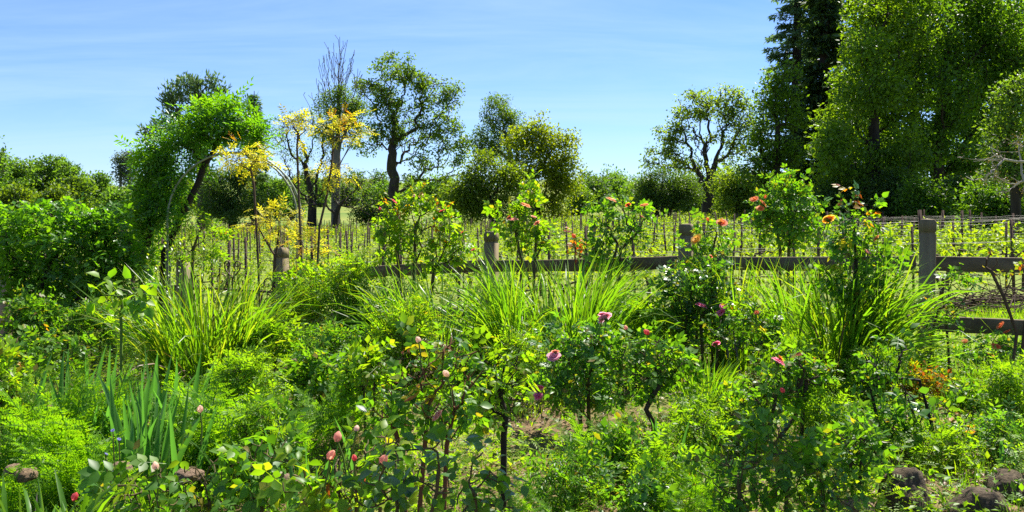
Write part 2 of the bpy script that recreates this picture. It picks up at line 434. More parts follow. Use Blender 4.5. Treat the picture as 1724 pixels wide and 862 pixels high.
def branch_vf(P_, par, R0, rtip, sides, rng, gn=0.12, expo=0.5, seg=3, flare=1.0, sag=0.0, ninit=0):
    N = len(P_)
    cnt = np.zeros(N)
    haschild = np.zeros(N, bool); haschild[par[par >= 0]] = True
    cnt[~haschild] = 1
    for i in range(N - 1, 0, -1): cnt[par[i]] += cnt[i]
    r = np.maximum(rtip, R0 * (cnt / cnt.max()) ** expo)
    main = np.full(N, -1)
    for i in range(1, N):
        p = par[i]
        if main[p] < 0 or cnt[i] > cnt[main[p]]: main[p] = i
    # subdivide every edge with crooked mid points
    a = par[1:]; b = np.arange(1, N)
    A, Bp = P_[a], P_[b]
    ln = np.linalg.norm(Bp - A, axis=1)
    ismain = main[a] == b
    ra = np.where(ismain, r[a], np.minimum(r[a], r[b] * 1.25)); rb = r[b]
    nodes = [A]
    jit = gn * np.minimum(ln, 1.2 * np.median(ln)) * 0.5
    if ninit > 1: jit[:ninit - 1] *= 0.25
    for s in range(1, seg):
        t = s / seg
        nodes.append(A + (Bp - A) * t + rng.normal(0, 1, A.shape) * jit[:, None] + np.array([0, 0, -sag])[None] * (ln * math.sin(math.pi * t))[:, None])
    nodes.append(Bp)
    nd = np.stack(nodes, 1)                          # E, seg+1, 3
    rr = ra[:, None] + (rb - ra)[:, None] * np.linspace(0, 1, seg + 1)[None]
    tan = np.empty_like(nd)
    tan[:, 1:-1] = nd[:, 2:] - nd[:, :-2]; tan[:, 0] = nd[:, 1] - nd[:, 0]; tan[:, -1] = nd[:, -1] - nd[:, -2]
    # the end tangent of a node is shared with its main child so that the tube goes on without a gap
    tn = norm(tan)
    endt = tn[:, -1].copy()
    for e in range(len(b)):
        m = main[b[e]]
        if m > 0: endt[e] = norm(tn[e, -1] + tn[m - 1, 0])
    tn[:, -1] = endt
    sel = ismain & (a > 0)
    tn[sel, 0] = endt[a[sel] - 1]
    ref = np.where(np.abs(tn[..., 0:1]) < 0.8, np.array([1.0, 0, 0]), np.array([0, 1.0, 0]))
    u = norm(np.cross(tn, ref)); w_ = np.cross(tn, u)
    if flare > 1:
        zb = P_[0, 2]; rr = rr * (1 + (flare - 1) * np.exp(-np.maximum(nd[..., 2] - zb, 0) / (R0 * 1.6)))
    an = np.arange(sides) * 2 * math.pi / sides
    ring = nd[:, :, None] + rr[:, :, None, None] * (np.cos(an)[None, None, :, None] * u[:, :, None] + np.sin(an)[None, None, :, None] * w_[:, :, None])
    E = len(b); S = seg + 1
    ei = np.arange(E)[:, None, None]; si = np.arange(seg)[None, :, None]; j = np.arange(sides)[None, None]
    base = (ei * S + si) * sides
    f = np.stack(np.broadcast_arrays(base + j, base + (j + 1) % sides, base + sides + (j + 1) % sides, base + sides + j), -1).reshape(-1, 4)
    return ring.reshape(-1, 3), f, cnt, r

def blob_points(blobs, Y, n, rng, depth=0.8, shell=0.55, sprig=0.0, ragged=0.0):
    """points inside ellipsoids; a blob is (px, py, rx, ry[, dY]) as seen at distance Y"""
    w_ = np.array([(b[2] * b[3]) ** 0.75 for b in blobs]); w_ /= w_.sum()
    cnts = np.maximum(1, np.round(w_ * n)).astype(int)
    out = []
    for b, c in zip(blobs, cnts):
        yy = Y + (b[4] if len(b) > 4 else 0)
        ctr = np.array(P(b[0], b[1], yy))
        s = yy / F
        rad = np.array([b[2] * s, max(b[2], b[3]) * s * depth, b[3] * s])
        d = norm(rng.normal(0, 1, (c, 3)))
        rr = rng.uniform(0, 1, (c, 1)) ** (1 / 3.0)
        rr = shell * np.maximum(rr, 0.55 + 0.45 * rr) + (1 - shell) * rr
        if sprig:
            k = rng.random(c) < sprig
            d[k, 2] = np.abs(d[k, 2]) * 1.1 + .15
            rr[k] *= rng.uniform(1.15, 1.75, (k.sum(), 1))
        if ragged:
            k = rng.random(c) < ragged
            rr[k] *= rng.uniform(1.0, 1.45, (k.sum(), 1))
        out.append(ctr + d * rr * rad)
    return np.vstack(out)

def px_area(blobs, Y):
    return sum(math.pi * b[2] * b[3] for b in blobs)

def auto_dy(blobs, Y, rng, spread):
    return [b if len(b) > 4 else (*b, rng.uniform(-spread, spread)) for b in blobs]

def plant(name, label, cat, Y, trunk, blobs, mat, bark, seed, leaf=0.2, T=None, cov=2.0, nodes=200, R0=0.3, rtip=0.012,
          bf=0.35, gn=0.12, sides=6, crad=None, up=0.45, outw=0.4, droop=0.2, first=1, group=None, bare=None, nbare=0, extra=None,
          spread=None, stem_name='trunk', leaf_name='crown', expo=0.5, flare=1.0, seg=3, depth=0.8, foot=True, shell=0.55, sag=0.0, smooth_b=True, sprig=0.2, grow=1.0):
    """a tree, bush or rose: trunk polyline(s) in (px, py[, dY]), crown built from blobs of foliage"""
    rng = np.random.default_rng(seed)
    T = T or TR
    trunks = trunk if isinstance(trunk[0], list) else [trunk]
    inits = []
    for tr in trunks:
        ip = [np.array(P(q[0], q[1], Y + (q[2] if len(q) > 2 else 0))) for q in tr]
        if foot:
            g = float(ground_z(ip[0][0], ip[0][1]))
            ip[0][2] = min(ip[0][2], g) - 0.03 if ip[0][2] < g + 0.6 else g - 0.03
        inits.append(np.array(ip))
    base = np.array([inits[0][0][0], inits[0][0][1], float(ground_z(inits[0][0][0], inits[0][0][1]))])
    o = thing(name, label, cat, base, group)
    if cat != 'tree': nodes = int(nodes * 1.5)
    else:
        sat = []
        for q in blobs:              # small outlying tufts break the outline of every bough
            for _ in range(2):
                a_ = rng.uniform(0, 2 * math.pi)
                sat.append((q[0] + math.cos(a_) * q[2] * 1.05, q[1] + math.sin(a_) * q[3] * 1.05, q[2] * .36, q[3] * .34, *q[4:]))
        blobs = list(blobs) + sat
    if grow != 1: blobs = [(q[0], q[1], q[2] * grow, q[3] * grow, *q[4:]) for q in blobs]
    if spread is None: spread = 0.5 * np.mean([b[2] for b in blobs]) * Y / F
    bl = auto_dy(blobs, Y, rng, spread)
    pts = blob_points(bl, Y, nodes, rng, depth, shell, 0.0 if cat == 'tree' else sprig, 0.3 if cat == 'tree' else 0.0)
    allp = pts
    if bare is not None:
        bb = auto_dy(bare, Y, rng, spread)
        allp = np.vstack([pts, blob_points(bb, Y, nbare, rng, depth, 0.2)])
    bm = MB()
    if len(inits) == 1:
        groups = [np.arange(len(allp))]
    else:
        mids = np.array([i[-1] for i in inits])
        near = np.linalg.norm(allp[:, None] - mids[None], axis=2).argmin(1)
        groups = [np.where(near == k)[0] for k in range(len(inits))]
    for ini, gi in zip(inits, groups):
        if len(gi) == 0: gi = np.array([0])
        Pn, par, _ = mst(ini, allp[gi], bf, min(first, len(ini) - 1))
        v, f, cnt, r = branch_vf(Pn, par, R0, rtip, sides, rng, gn, expo, seg, flare, sag, len(ini))
        bm.add(v, f)
    link(stem_name, bm.mesh(stem_name, bark, smooth_b, base), o)
    size_px = leaf * F / Y
    area = T_area(T)
    n = int((2.9 if cat == 'tree' else 2.5) * cov * px_area(bl, Y) / (area * size_px ** 2))
    if crad is None: crad = leaf * 0.9
    lb = MB()
    v, f = scatter(T, pts, n, crad, leaf, rng, up, outw, pts.mean(0), droop)
    lb.add(v, f, 0)
    mats = [mat]
    if extra:
        for (xb, xm, xl, xc, xT) in extra:       # a few shoots with another colour
            xp = blob_points(auto_dy(xb, Y, rng, spread), Y, 30, rng, depth)
            a2 = T_area(xT)
            nn = max(4, int(xc * px_area(xb, Y) / (a2 * (xl * F / Y) ** 2)))
            v, f = scatter(xT, xp, nn, xl * 0.5, xl, rng, up, outw, pts.mean(0), droop)
            lb.add(v, f, len(mats)); mats.append(xm)
    link(leaf_name, lb.mesh(leaf_name, mats, False, base), o)
    return o, base, pts

# ------------------------------------------------------------------ ground
def build_ground():
    def axis(lo, hi, d, far_lo, far_hi, g=1.16):
        a = list(np.arange(lo, hi + 1e-6, d))
        s = d; x = hi
        while x < far_hi: s *= g; x += s; a.append(x)
        s = d; x = lo
        while x > far_lo: s *= g; x -= s; a.insert(0, x)
        return np.array(a)
    xs = axis(-8, 8, 0.16, -2500, 2500); ys = axis(3, 12, 0.16, -120, 3500)
    X, Yg = np.meshgrid(xs, ys)
    rng = np.random.default_rng(3)
    Z = ground_z(X, Yg)
    amp = smooth(30, 10, -np.abs(Yg - 6) + 30) if False else 1.0 / (1 + np.maximum(0, Yg - 12) / 3)
    Z = Z + 0.018 * amp * (np.sin(X * 3.1 + Yg * 1.7) + np.sin(X * 1.3 - Yg * 2.9 + 1) + np.sin(X * 6.3 + 2) * np.sin(Yg * 5.7)) - 0.02
    v = np.stack([X, Yg, Z], -1).reshape(-1, 3)
    ny, nx = X.shape
    i = np.arange(ny - 1)[:, None]; j = np.arange(nx - 1)[None]
    f = np.stack([i * nx + j, i * nx + j + 1, (i + 1) * nx + j + 1, (i + 1) * nx + j], -1).reshape(-1, 4)
    m, n, l, out = new_mat('ground_soil_and_grass')
    t = n.new('ShaderNodeTexCoord')
    n1 = n.new('ShaderNodeTexNoise'); n1.inputs['Scale'].default_value = 0.9; n1.inputs['Detail'].default_value = 8; n1.inputs['Roughness'].default_value = 0.7
    n2 = n.new('ShaderNodeTexNoise'); n2.inputs['Scale'].default_value = 22; n2.inputs['Detail'].default_value = 6
    n3 = n.new('ShaderNodeTexNoise'); n3.inputs['Scale'].default_value = 0.05; n3.inputs['Detail'].default_value = 6
    for q in (n1, n2, n3): l.new(t.outputs['Object'], q.inputs['Vector'])
    soil = ramp(n, [(0.3, (0.06, 0.04, 0.022)), (0.55, (0.14, 0.095, 0.05)), (0.75, (0.24, 0.175, 0.1))])
    l.new(n2.outputs['Fac'], soil.inputs[0])
    grass = ramp(n, [(0.3, (0.085, 0.14, 0.02)), (0.55, (0.15, 0.19, 0.03)), (0.8, (0.27, 0.24, 0.075))])
    l.new(n2.outputs['Fac'], grass.inputs[0])
    far = ramp(n, [(0.35, (0.09, 0.14, 0.025)), (0.6, (0.17, 0.19, 0.04))])
    l.new(n3.outputs['Fac'], far.inputs[0])
    # bed: mostly soil; beyond the fence: grass
    sp = n.new('ShaderNodeSeparateXYZ'); l.new(t.outputs['Object'], sp.inputs[0])
    fx = n.new('ShaderNodeMath'); fx.operation = 'MULTIPLY_ADD'; fx.inputs[1].default_value = 0.45
    l.new(sp.outputs[0], fx.inputs[0]); l.new(sp.outputs[1], fx.inputs[2])
    mr = n.new('ShaderNodeMapRange'); mr.inputs[1].default_value = 7.6; mr.inputs[2].default_value = 9.2
    l.new(fx.outputs[0], mr.inputs[0])
    ad = n.new('ShaderNodeMath'); ad.operation = 'ADD'
    nr = n.new('ShaderNodeMapRange'); nr.inputs[1].default_value = 0.42; nr.inputs[2].default_value = 0.62
    nr.inputs[3].default_value = -0.15; nr.inputs[4].default_value = 0.5
    l.new(n1.outputs['Fac'], nr.inputs[0]); l.new(mr.outputs[0], ad.inputs[0]); l.new(nr.outputs[0], ad.inputs[1])
    ad.use_clamp = True
    mx = n.new('ShaderNodeMixRGB'); l.new(ad.outputs[0], mx.inputs[0]); l.new(soil.outputs[0], mx.inputs[1]); l.new(grass.outputs[0], mx.inputs[2])
    mf = n.new('ShaderNodeMapRange'); mf.inputs[1].default_value = 40; mf.inputs[2].default_value = 90
    l.new(sp.outputs[1], mf.inputs[0])
    mx2 = n.new('ShaderNodeMixRGB'); l.new(mf.outputs[0], mx2.inputs[0]); l.new(mx.outputs[0], mx2.inputs[1]); l.new(far.outputs[0], mx2.inputs[2])
    p = n.new('ShaderNodeBsdfPrincipled'); p.inputs['Roughness'].default_value = 0.95; p.inputs['Specular IOR Level'].default_value = 0.1
    l.new(mx2.outputs[0], p.inputs['Base Color'])
    b = n.new('ShaderNodeBump'); b.inputs['Strength'].default_value = 0.8; b.inputs['Distance'].default_value = 0.03
    l.new(n2.outputs['Fac'], b.inputs['Height']); l.new(b.outputs[0], p.inputs['Normal'])
    l.new(p.outputs[0], out.inputs[0])
    mb = MB(); mb.add(v, f)
    o = link('ground', mb.mesh('ground', m, True))
    o['kind'] = 'structure'
build_ground()
# ------------------------------------------------------------------ background trees
def conifer(name, label, Y, px, top_py, base_px_half, mat, bark, seed, leaf=0.35, whorls=34, R0=0.45, bare_to=330, cov=1.0, group=None, hang=0.25):
    """tall conifer: straight trunk, whorls of sagging boughs carrying needle sprays"""
    rng = np.random.default_rng(seed)
    g = G(px, Y); top = P(px, top_py, Y)
    H = top.z - g.z
    o = thing(name, label, 'tree', g, group)
    bm = MB()
    tp = np.array([[0, 0, -0.1], [0, 0, H * .3], [0.02 * H * rng.uniform(-1, 1) * .3, 0, H * .65], [0, 0, H]])
    v, f = tube_vf(tp, [R0 * 1.2, R0 * .8, R0 * .5, 0.03], 8); bm.add(v, f)
    lb = MB()
    z0 = (P(px, bare_to, Y).z - g.z)
    half = base_px_half * Y / F
    pos_all, fwd_all = [], []
    for k in range(whorls):
        t = (k + rng.uniform(-.3, .3)) / whorls
        t = min(max(t, 0), 0.985)
        z = z0 + (H - z0) * t
        ln = half * (1 - t) ** 0.8 * (0.75 + 0.25 * math.sin(k * 2.1)) + 0.25
        nb = int(6 + 3 * (1 - t))
        for q in range(nb):
            a = rng.uniform(0, 2 * math.pi); l_ = ln * rng.uniform(0.6, 1.1)
            s = np.linspace(0, 1, 5)
            pts = np.stack([np.cos(a) * s * l_, np.sin(a) * s * l_, z + s * l_ * 0.12 - hang * l_ * s * s + 0.25 * l_ * np.maximum(0, s - .8)], -1)
            v, f = tube_vf(pts, np.linspace(0.07, 0.015, 5) * (0.4 + ln / half * .6), 3); bm.add(v, f)
            m = int(cov * (10 + 16 * l_))
            u = rng.uniform(0.12, 1.0, m) ** 0.75
            pp = np.stack([np.interp(u, s, pts[:, i]) for i in range(3)], -1)
            side = np.array([-math.sin(a), math.cos(a), 0])
            off = rng.normal(0, 1, m) * 0.2 * l_ * (1.1 - u)
            pp = pp + side * off[:, None] + rng.normal(0, .06, (m, 3)) - np.array([0, 0, 1]) * np.abs(off)[:, None] * 0.3
            pos_all.append(pp)
            d = np.array([math.cos(a), math.sin(a), -0.15])
            fwd_all.append(np.tile(d, (m, 1)) * 0.7 + side * np.sign(off)[:, None] * 0.6 + rng.normal(0, .35, (m, 3)) - np.array([0, 0, .25]))
    pos = np.vstack(pos_all); fw = np.vstack(fwd_all)
    up = rng.normal(0, .4, pos.shape) + np.array([0, 0, 1.0])
    v, f = place_T(TN, pos, fw, up, leaf * rng.uniform(.7, 1.3, len(pos)))
    lb.add(v, f)
    link('trunk', bm.mesh('trunk', bark, True), o)
    link('crown', lb.mesh('crown', mat), o)
    return o

def tree(label, Y, trunk, blobs, mat, seed, name='tree', bark='oak', **k):
    d = dict(leaf=0.3, cov=2.0, nodes=220, R0=0.4, rtip=0.02, crad=0.35, group=None, flare=1.5, expo=0.72)
    d.update(k)
    d['leaf'] *= d.pop('lk', 0.62)
    return plant(name, label, 'tree', Y, trunk, blobs, L[mat], B[bark], seed, **d)

# the two valley oaks, each limb with its own cloud of leaves
tree('tall spreading oak with dark crooked limbs and gappy green crown standing alone left of centre', 67,
     [(662, 376), (661, 335), (665, 300), (659, 285)],
     [(667, 112, 32, 22), (623, 151, 27, 18), (655, 150, 30, 30), (697, 135, 22, 17), (734, 151, 32, 17), (764, 168, 12, 17), (680, 190, 36, 22),
      (738, 195, 34, 24), (757, 235, 27, 22), (700, 232, 30, 18), (632, 212, 20, 16), (620, 244, 17, 13), (725, 272, 32, 13), (771, 278, 13, 12),
      (655, 228, 22, 15), (690, 300, 16, 9), (742, 306, 13, 9), (645, 178, 20, 20), (712, 165, 18, 15), (780, 245, 9, 10)],
     'oak', 11, 'oak_tree', 'oak', leaf=0.3, lk=.75, cov=.95, nodes=330, R0=0.5, rtip=0.035, crad=0.32, gn=0.34, bf=0.45, bare=[(690, 240, 70, 40)], nbare=40)
tree('round topped oak with pale airy leaves and twisting dark limbs right of centre', 60,
     [(1193, 374), (1192, 335), (1195, 302), (1202, 282), (1207, 262)],
     [(1200, 162, 38, 15), (1164, 175, 28, 18), (1144, 201, 24, 17), (1235, 164, 22, 17), (1240, 198, 26, 21), (1195, 191, 32, 18), (1125, 227, 20, 15),
      (1157, 227, 28, 16), (1112, 250, 17, 14), (1141, 256, 28, 15), (1096, 279, 13, 11), (1125, 282, 24, 11), (1167, 280, 20, 11), (1242, 250, 22, 16),
      (1224, 224, 22, 17), (1256, 220, 14, 16), (1222, 270, 17, 9), (1180, 315, 14, 8), (1215, 190, 20, 18)],
     'oak_lt', 12, 'oak_tree', 'oak', leaf=0.25, lk=.8, cov=.75, nodes=330, R0=0.44, rtip=0.034, crad=0.3, gn=0.34, bf=0.42, bare=[(1190, 235, 55, 34)], nbare=50)
tree('small twisted oak with thin leaves and black trunk behind the golden saplings', 62,
     [(525, 394), (526, 345), (521, 312), (515, 288)],
     [(492, 212, 20, 20), (474, 235, 13, 22), (518, 196, 22, 10), (545, 232, 16, 20), (500, 262, 20, 15), (552, 270, 12, 14), (540, 205, 12, 12)],
     'olive', 13, 'oak_tree', 'dark', leaf=0.22, cov=0.42, nodes=130, R0=0.34, rtip=0.025, gn=0.35, bf=.7,
     bare=[(500, 325, 25, 12), (545, 310, 16, 12), (480, 285, 20, 20)], nbare=60)
tree('tall tree with bare upright top twigs above a small green crown', 60,
     [(565, 396), (565, 345), (566, 290), (569, 230), (570, 170), (571, 110), (572, 62)],
     [(582, 192, 24, 20), (556, 182, 20, 16), (604, 188, 14, 14), (575, 162, 16, 10), (562, 222, 22, 18), (590, 215, 16, 14)],
     'oak', 14, 'bare_topped_tree', 'grey', leaf=0.25, cov=1.5, nodes=110, R0=0.34, rtip=0.018, gn=0.12, bf=0.9,
     bare=[(552, 100, 14, 34), (588, 100, 14, 36), (570, 82, 12, 26), (540, 140, 16, 18), (605, 135, 16, 22), (572, 130, 22, 26), (518, 158, 12, 6), (620, 150, 10, 10)], nbare=150)
tree('leafless low spreading tree with brown branches beside the grey trunk', 59,
     [(562, 396), (566, 362), (572, 345)],
     [(600, 330, 40, 22), (545, 325, 30, 20), (625, 345, 22, 14), (510, 335, 18, 14), (585, 310, 30, 14)],
     'olive', 15, 'bare_tree', 'dark', leaf=0.16, cov=0.05, nodes=260, R0=0.2, rtip=0.016, gn=0.25, flare=1.0)
tree('slender grey green tree with a raised tuft at its top behind the olive tree', 66,
     [(878, 380), (872, 330), (862, 280), (852, 225)],
     [(839, 172, 13, 9), (835, 191, 20, 16), (858, 196, 12, 9), (846, 216, 16, 14), (806, 232, 14, 15), (843, 248, 20, 18), (868, 230, 14, 14), (820, 255, 15, 14)],
     'oak', 16, 'slender_tree', 'grey', leaf=0.26, cov=1.7, nodes=150, R0=0.3, gn=0.18)
tree('broad yellow green tree with a rounded crown down to the vineyard', 60,
     [(905, 384), (902, 345), (898, 300)],
     [(902, 212, 14, 10), (888, 228, 18, 12), (915, 228, 16, 12), (929, 242, 22, 17), (955, 240, 14, 12), (872, 246, 24, 20), (905, 270, 36, 22), (945, 282, 22, 22), (953, 317, 20, 24), (910, 310, 38, 28),
      (929, 347, 32, 16), (880, 300, 24, 24)],
     'ylw_tree', 17, 'broad_tree', 'dark', leaf=0.26, lk=.8, cov=1.7, nodes=320, R0=0.34, crad=0.42, shell=.15)
tree('dark olive tree with a low dense crown left of the yellow green tree', 57,
     [(835, 386), (828, 350), (820, 320)],
     [(819, 282, 32, 20), (787, 310, 28, 20), (827, 317, 36, 24), (780, 337, 26, 18), (838, 345, 42, 18), (800, 352, 28, 14), (850, 300, 20, 18)],
     'olive', 18, 'olive_green_tree', 'dark', leaf=0.26, lk=.8, cov=1.8, nodes=300, R0=0.3, crad=0.42, shell=.15)
tree('dark small leaved tree with several thin trunks under the right oak', 55,
     [[(1118, 388), (1116, 345), (1108, 320)], [(1124, 388), (1128, 350), (1140, 325)], [(1112, 388), (1104, 350), (1094, 330)]],
     [(1108, 302, 24, 16), (1140, 312, 22, 16), (1090, 322, 17, 15), (1128, 332, 28, 15), (1100, 340, 22, 12), (1155, 335, 16, 16)],
     'dark', 19, 'multi_stemmed_tree', 'dark', leaf=0.22, cov=1.9, nodes=180, R0=0.16)
tree('round dark bush under the bare tree at the vineyard edge', 64, [(625, 372), (625, 360)],
     [(625, 355, 18, 12), (608, 362, 10, 8), (642, 360, 14, 10)], 'dark', 20, 'round_bush', 'dark', leaf=0.25, cov=2.6, nodes=60, R0=0.12)
# left pine behind the arch
tree('ragged blue green pine rising behind the vine covered arch', 62,
     [(345, 386), (344, 330), (342, 280), (340, 220), (336, 165), (332, 140)],
     [(317, 148, 18, 12), (291, 160, 14, 13), (356, 138, 8, 9), (334, 142, 11, 9), (364, 157, 13, 10), (288, 184, 16, 11), (327, 172, 24, 14), (293, 206, 15, 10),
      (345, 190, 26, 14), (252, 226, 14, 6), (266, 214, 9, 5), (310, 218, 22, 12), (370, 180, 12, 12), (330, 240, 30, 16)],
     'pine', 21, 'pine_tree', 'oak', T=TN, leaf=0.5, lk=.8, cov=1.5, nodes=200, R0=0.5, crad=0.26, gn=0.15, bf=0.7, up=0.2, droop=-.9, outw=.5)
conifer('conifer_tree', 'narrow pointed conifer tip showing right of the arch vine', 75, 428, 153, 24, L['pine'], B['oak'], 22, leaf=0.5, whorls=22, R0=0.3, bare_to=300, cov=1.0)
tree('dark bushy tree seen through the arch right of the pine trunk', 60,
     [(392, 388), (392, 350)],
     [(380, 315, 34, 20), (418, 340, 26, 24), (366, 350, 22, 16), (398, 292, 22, 14), (390, 358, 36, 14)],
     'dark', 23, 'bushy_tree', 'dark', leaf=0.26, cov=2.4, nodes=150, R0=0.3)
# hedge of round trees on the far left
for i, (lab, px, top, hw, Y, m) in enumerate([
    ('feathery tree cut by the left edge of the view', -6, 240, 12, 80, 'hill'),
    ('yellow green round tree at the far left end of the tree belt', 22, 268, 36, 88, 'hill'),
    ('highest bright green tree of the far left tree belt', 78, 262, 34, 92, 'hill'),
    ('green round tree with a notched top at the right end of the belt', 122, 274, 26, 90, 'hill'),
    ('darker dome shaped tree in front of the far left belt', 128, 302, 30, 84, 'oak'),
    ('pale rounded tree sloping down behind the far left belt', 164, 296, 22, 105, 'hill'),
    ('grey green round tree low between belt and arch', 178, 312, 18, 112, 'oak_lt'),
    ('bright round tree left of the arch vine', 200, 322, 30, 80, 'hill'),
    ('large light green tree behind the arch vine', 245, 305, 34, 90, 'hill'),
    ('bushy green tree behind the left shrub by the vineyard', 95, 318, 34, 76, 'olive'),
    ('dark bushy tree behind the left edge shrub', 30, 320, 36, 78, 'olive'),
    ('lit green hillside tree right of the arch hoop', 452, 300, 34, 100, 'hill'),
    ('rounded hillside tree low behind the golden saplings', 490, 318, 26, 110, 'hill'),
    ('dark green hillside tree behind the pine trunk', 300, 300, 34, 95, 'oak'),
    ]):
    b0 = 366 if Y > 80 else 376
    h = (b0 - top)
    rr = np.random.default_rng(300 + i)
    bl = [(px, top + h * .32, hw * .7, h * .32), (px - hw * .5, top + h * .5, hw * .5, h * .34), (px + hw * .5, top + h * .48, hw * .5, h * .34),
          (px, top + h * .65, hw * .85, h * .3), (px + rr.uniform(-.5, .5) * hw, top + h * .15, hw * .35, h * .16), (px - rr.uniform(.1, .7) * hw, top + h * .28, hw * .3, h * .16)]
    tree(lab, Y, [(px, b0), (px, top + h * .75), (px, top + h * .5)], bl, m, 310 + i, 'round_tree', 'grey', leaf=0.4, lk=.8, cov=1.25, nodes=220, R0=0.3, crad=0.34, shell=.3)
# glaucous gum trees on the ridge, distance haze also put into their colour
for i, (px, top, hw, lab) in enumerate([(203, 258, 9, 'tall blue grey gum tree, left one of the pair on the far ridge'), (218, 256, 11, 'tall blue grey gum tree, right one of the pair on the far ridge')]):
    tree(lab, 240, [(px, 318), (px, 290), (px, 270)], [(px, top + 10, hw * .6, 9), (px - 3, top + 24, hw * .8, 10), (px + 2, top + 40, hw, 11), (px + 3, top + 16, hw * .5, 8)],
         'gum', 340 + i, 'gum_tree', 'grey', leaf=1.0, cov=1.6, nodes=60, R0=0.4, crad=0.9)
# far tree line: three kinds copied along the ridge, beyond the vineyards
def far_proto(mat, seed, wide):
    rng = np.random.default_rng(seed)
    bl = [(862, 330, 16 * wide, 16), (850, 338, 12 * wide, 12), (874, 337, 12 * wide, 13), (862, 318, 10 * wide, 10), (858, 344, 16 * wide, 9)]
    return tree('', 130, [(862, 355), (862, 345), (862, 335)], bl, mat, seed, 'distant_tree', 'dark', leaf=0.7, cov=2.0, nodes=60, R0=0.3, crad=0.8)[0]
protos = [far_proto('dark', 401, 1.0), far_proto('hill', 402, 1.3), far_proto('oak', 403, 1.1)]
far_lab = ['dark round distant tree along the far edge of the fields', 'light green wide distant tree along the far edge of the fields', 'mid green distant tree along the far edge of the fields']
rngf = np.random.default_rng(44)
used = [False] * 3
def put_far(px, Y, s, k):
    o = protos[k] if not used[k] else copy_tree(protos[k])
    used[k] = True
    o.location = G(px, Y); o.rotation_euler = (0, 0, float(rngf.uniform(0, 6.28))); o.scale = (s * float(rngf.uniform(.9, 1.25)), s, s * float(rngf.uniform(.9, 1.1)))
    pl = ('behind the left tree belt' if px < 260 else 'behind the arch' if px < 480 else 'behind the leafless trees' if px < 600 else 'behind the tall oak' if px < 705 else 'behind the olive green tree' if px < 900
          else 'in the wide gap between the trees' if px < 1100 else 'around the round topped oak')
    dist = 'nearest' if Y < 119 else 'nearer' if Y < 150 else 'distant' if Y < 215 else 'farthest'
    o['label'] = '%s %s tree %s' % (dist, ['dark round', 'light green wide', 'mid green'][k], pl); o['group'] = 'trees along the far edge of the fields'
put_far(1002, 118, 1.0, 0)
for px, Y, s, k in [(150, 210, 1.0, 2), (172, 230, 1.1, 0), (190, 220, .9, 2), (236, 230, 1.0, 1), (128, 240, 1.0, 0), (270, 210, 1.2, 1), (350, 180, 1.3, 2),
                    (455, 200, 1.3, 2), (500, 230, 1.3, 0), (540, 200, 1.0, 1), (585, 210, 1.25, 0), (618, 220, 1.1, 2), (648, 190, 1.2, 1), (690, 200, 1.3, 2), (730, 170, 1.3, 1), (755, 190, 1.2, 0),
                    (600, 260, 1.7, 0), (640, 280, 1.7, 0), (560, 270, 1.6, 2), (520, 280, 1.6, 0), (700, 270, 1.7, 2),
                    (1035, 170, 1.3, 1), (1052, 190, 1.2, 2), (1070, 150, 1.0, 1), (1022, 200, 1.4, 2), (985, 180, 1.3, 0), (1082, 120, .9, 2),
                    (1090, 105, .9, 0), (1150, 110, 1.1, 2), (1165, 95, .8, 0), (1215, 100, 1.0, 1), (1235, 85, .8, 2), (1270, 80, .9, 0), (760, 110, 1.0, 2), (975, 100, .8, 2)]:
    put_far(px, Y, s, k)

# right hand wood
conifer('conifer_tree', 'very tall bluish conifer at the left edge of the right wood', 54, 1340, -190, 84, L['conifer'], B['dark'], 51, leaf=0.36, whorls=52, R0=0.5, bare_to=330, cov=2.0)
conifer('conifer_tree', 'very tall blackish conifer between the bluish conifer and the broadleaf trees', 50, 1388, -170, 62, L['conifer_dk'], B['dark'], 52, leaf=0.5, whorls=46, R0=0.5, bare_to=345, cov=1.9)
tree('light green broadleaf tree in front of the tall bluish conifer', 45,
     [(1300, 388), (1302, 340), (1306, 280), (1310, 210)],
     [(1300, 150, 18, 18), (1322, 125, 16, 20), (1318, 170, 24, 18), (1290, 185, 22, 17), (1325, 205, 26, 20), (1282, 215, 20, 15), (1305, 245, 32, 22), (1275, 260, 22, 20),
      (1330, 270, 24, 24), (1290, 295, 30, 20), (1315, 320, 28, 18), (1262, 292, 16, 16)],
     'forest_y', 53, 'broadleaf_tree', 'dark', leaf=0.24, lk=.8, cov=1.2, nodes=260, R0=0.32, crad=0.3, shell=.2)
tree('low light green tree between the right oak and the wood', 52,
     [(1244, 380), (1243, 350), (1243, 330)],
     [(1240, 300, 24, 16), (1225, 318, 18, 14), (1252, 325, 24, 18), (1236, 345, 30, 14), (1262, 348, 22, 14)],
     'oak_lt', 54, 'low_tree', 'dark', leaf=0.24, cov=2.2, nodes=120, R0=0.2)
tree('large bright leaved broadleaf tree, left one of the two giants in the wood', 38,
     [(1478, 392), (1476, 330), (1472, 250), (1470, 160), (1474, 60), (1478, 0)],
     [(1500, -30, 44, 36), (1474, 20, 30, 30), (1510, 25, 34, 32), (1458, 75, 30, 28), (1482, 85, 36, 32), (1528, 95, 32, 30), (1438, 130, 30, 28), (1458, 150, 38, 30),
      (1512, 160, 38, 30), (1420, 190, 26, 26), (1440, 215, 36, 28), (1490, 225, 38, 30), (1404, 250, 22, 26), (1425, 275, 34, 26), (1470, 290, 36, 24), (1520, 275, 30, 30),
      (1540, 40, 24, 26), (1408, 310, 22, 18)],
     'forest_y', 55, 'broadleaf_tree', 'dark', leaf=0.2, lk=.95, cov=1.25, nodes=560, grow=1.35, R0=0.36, crad=0.36, shell=.0, spread=2.2)
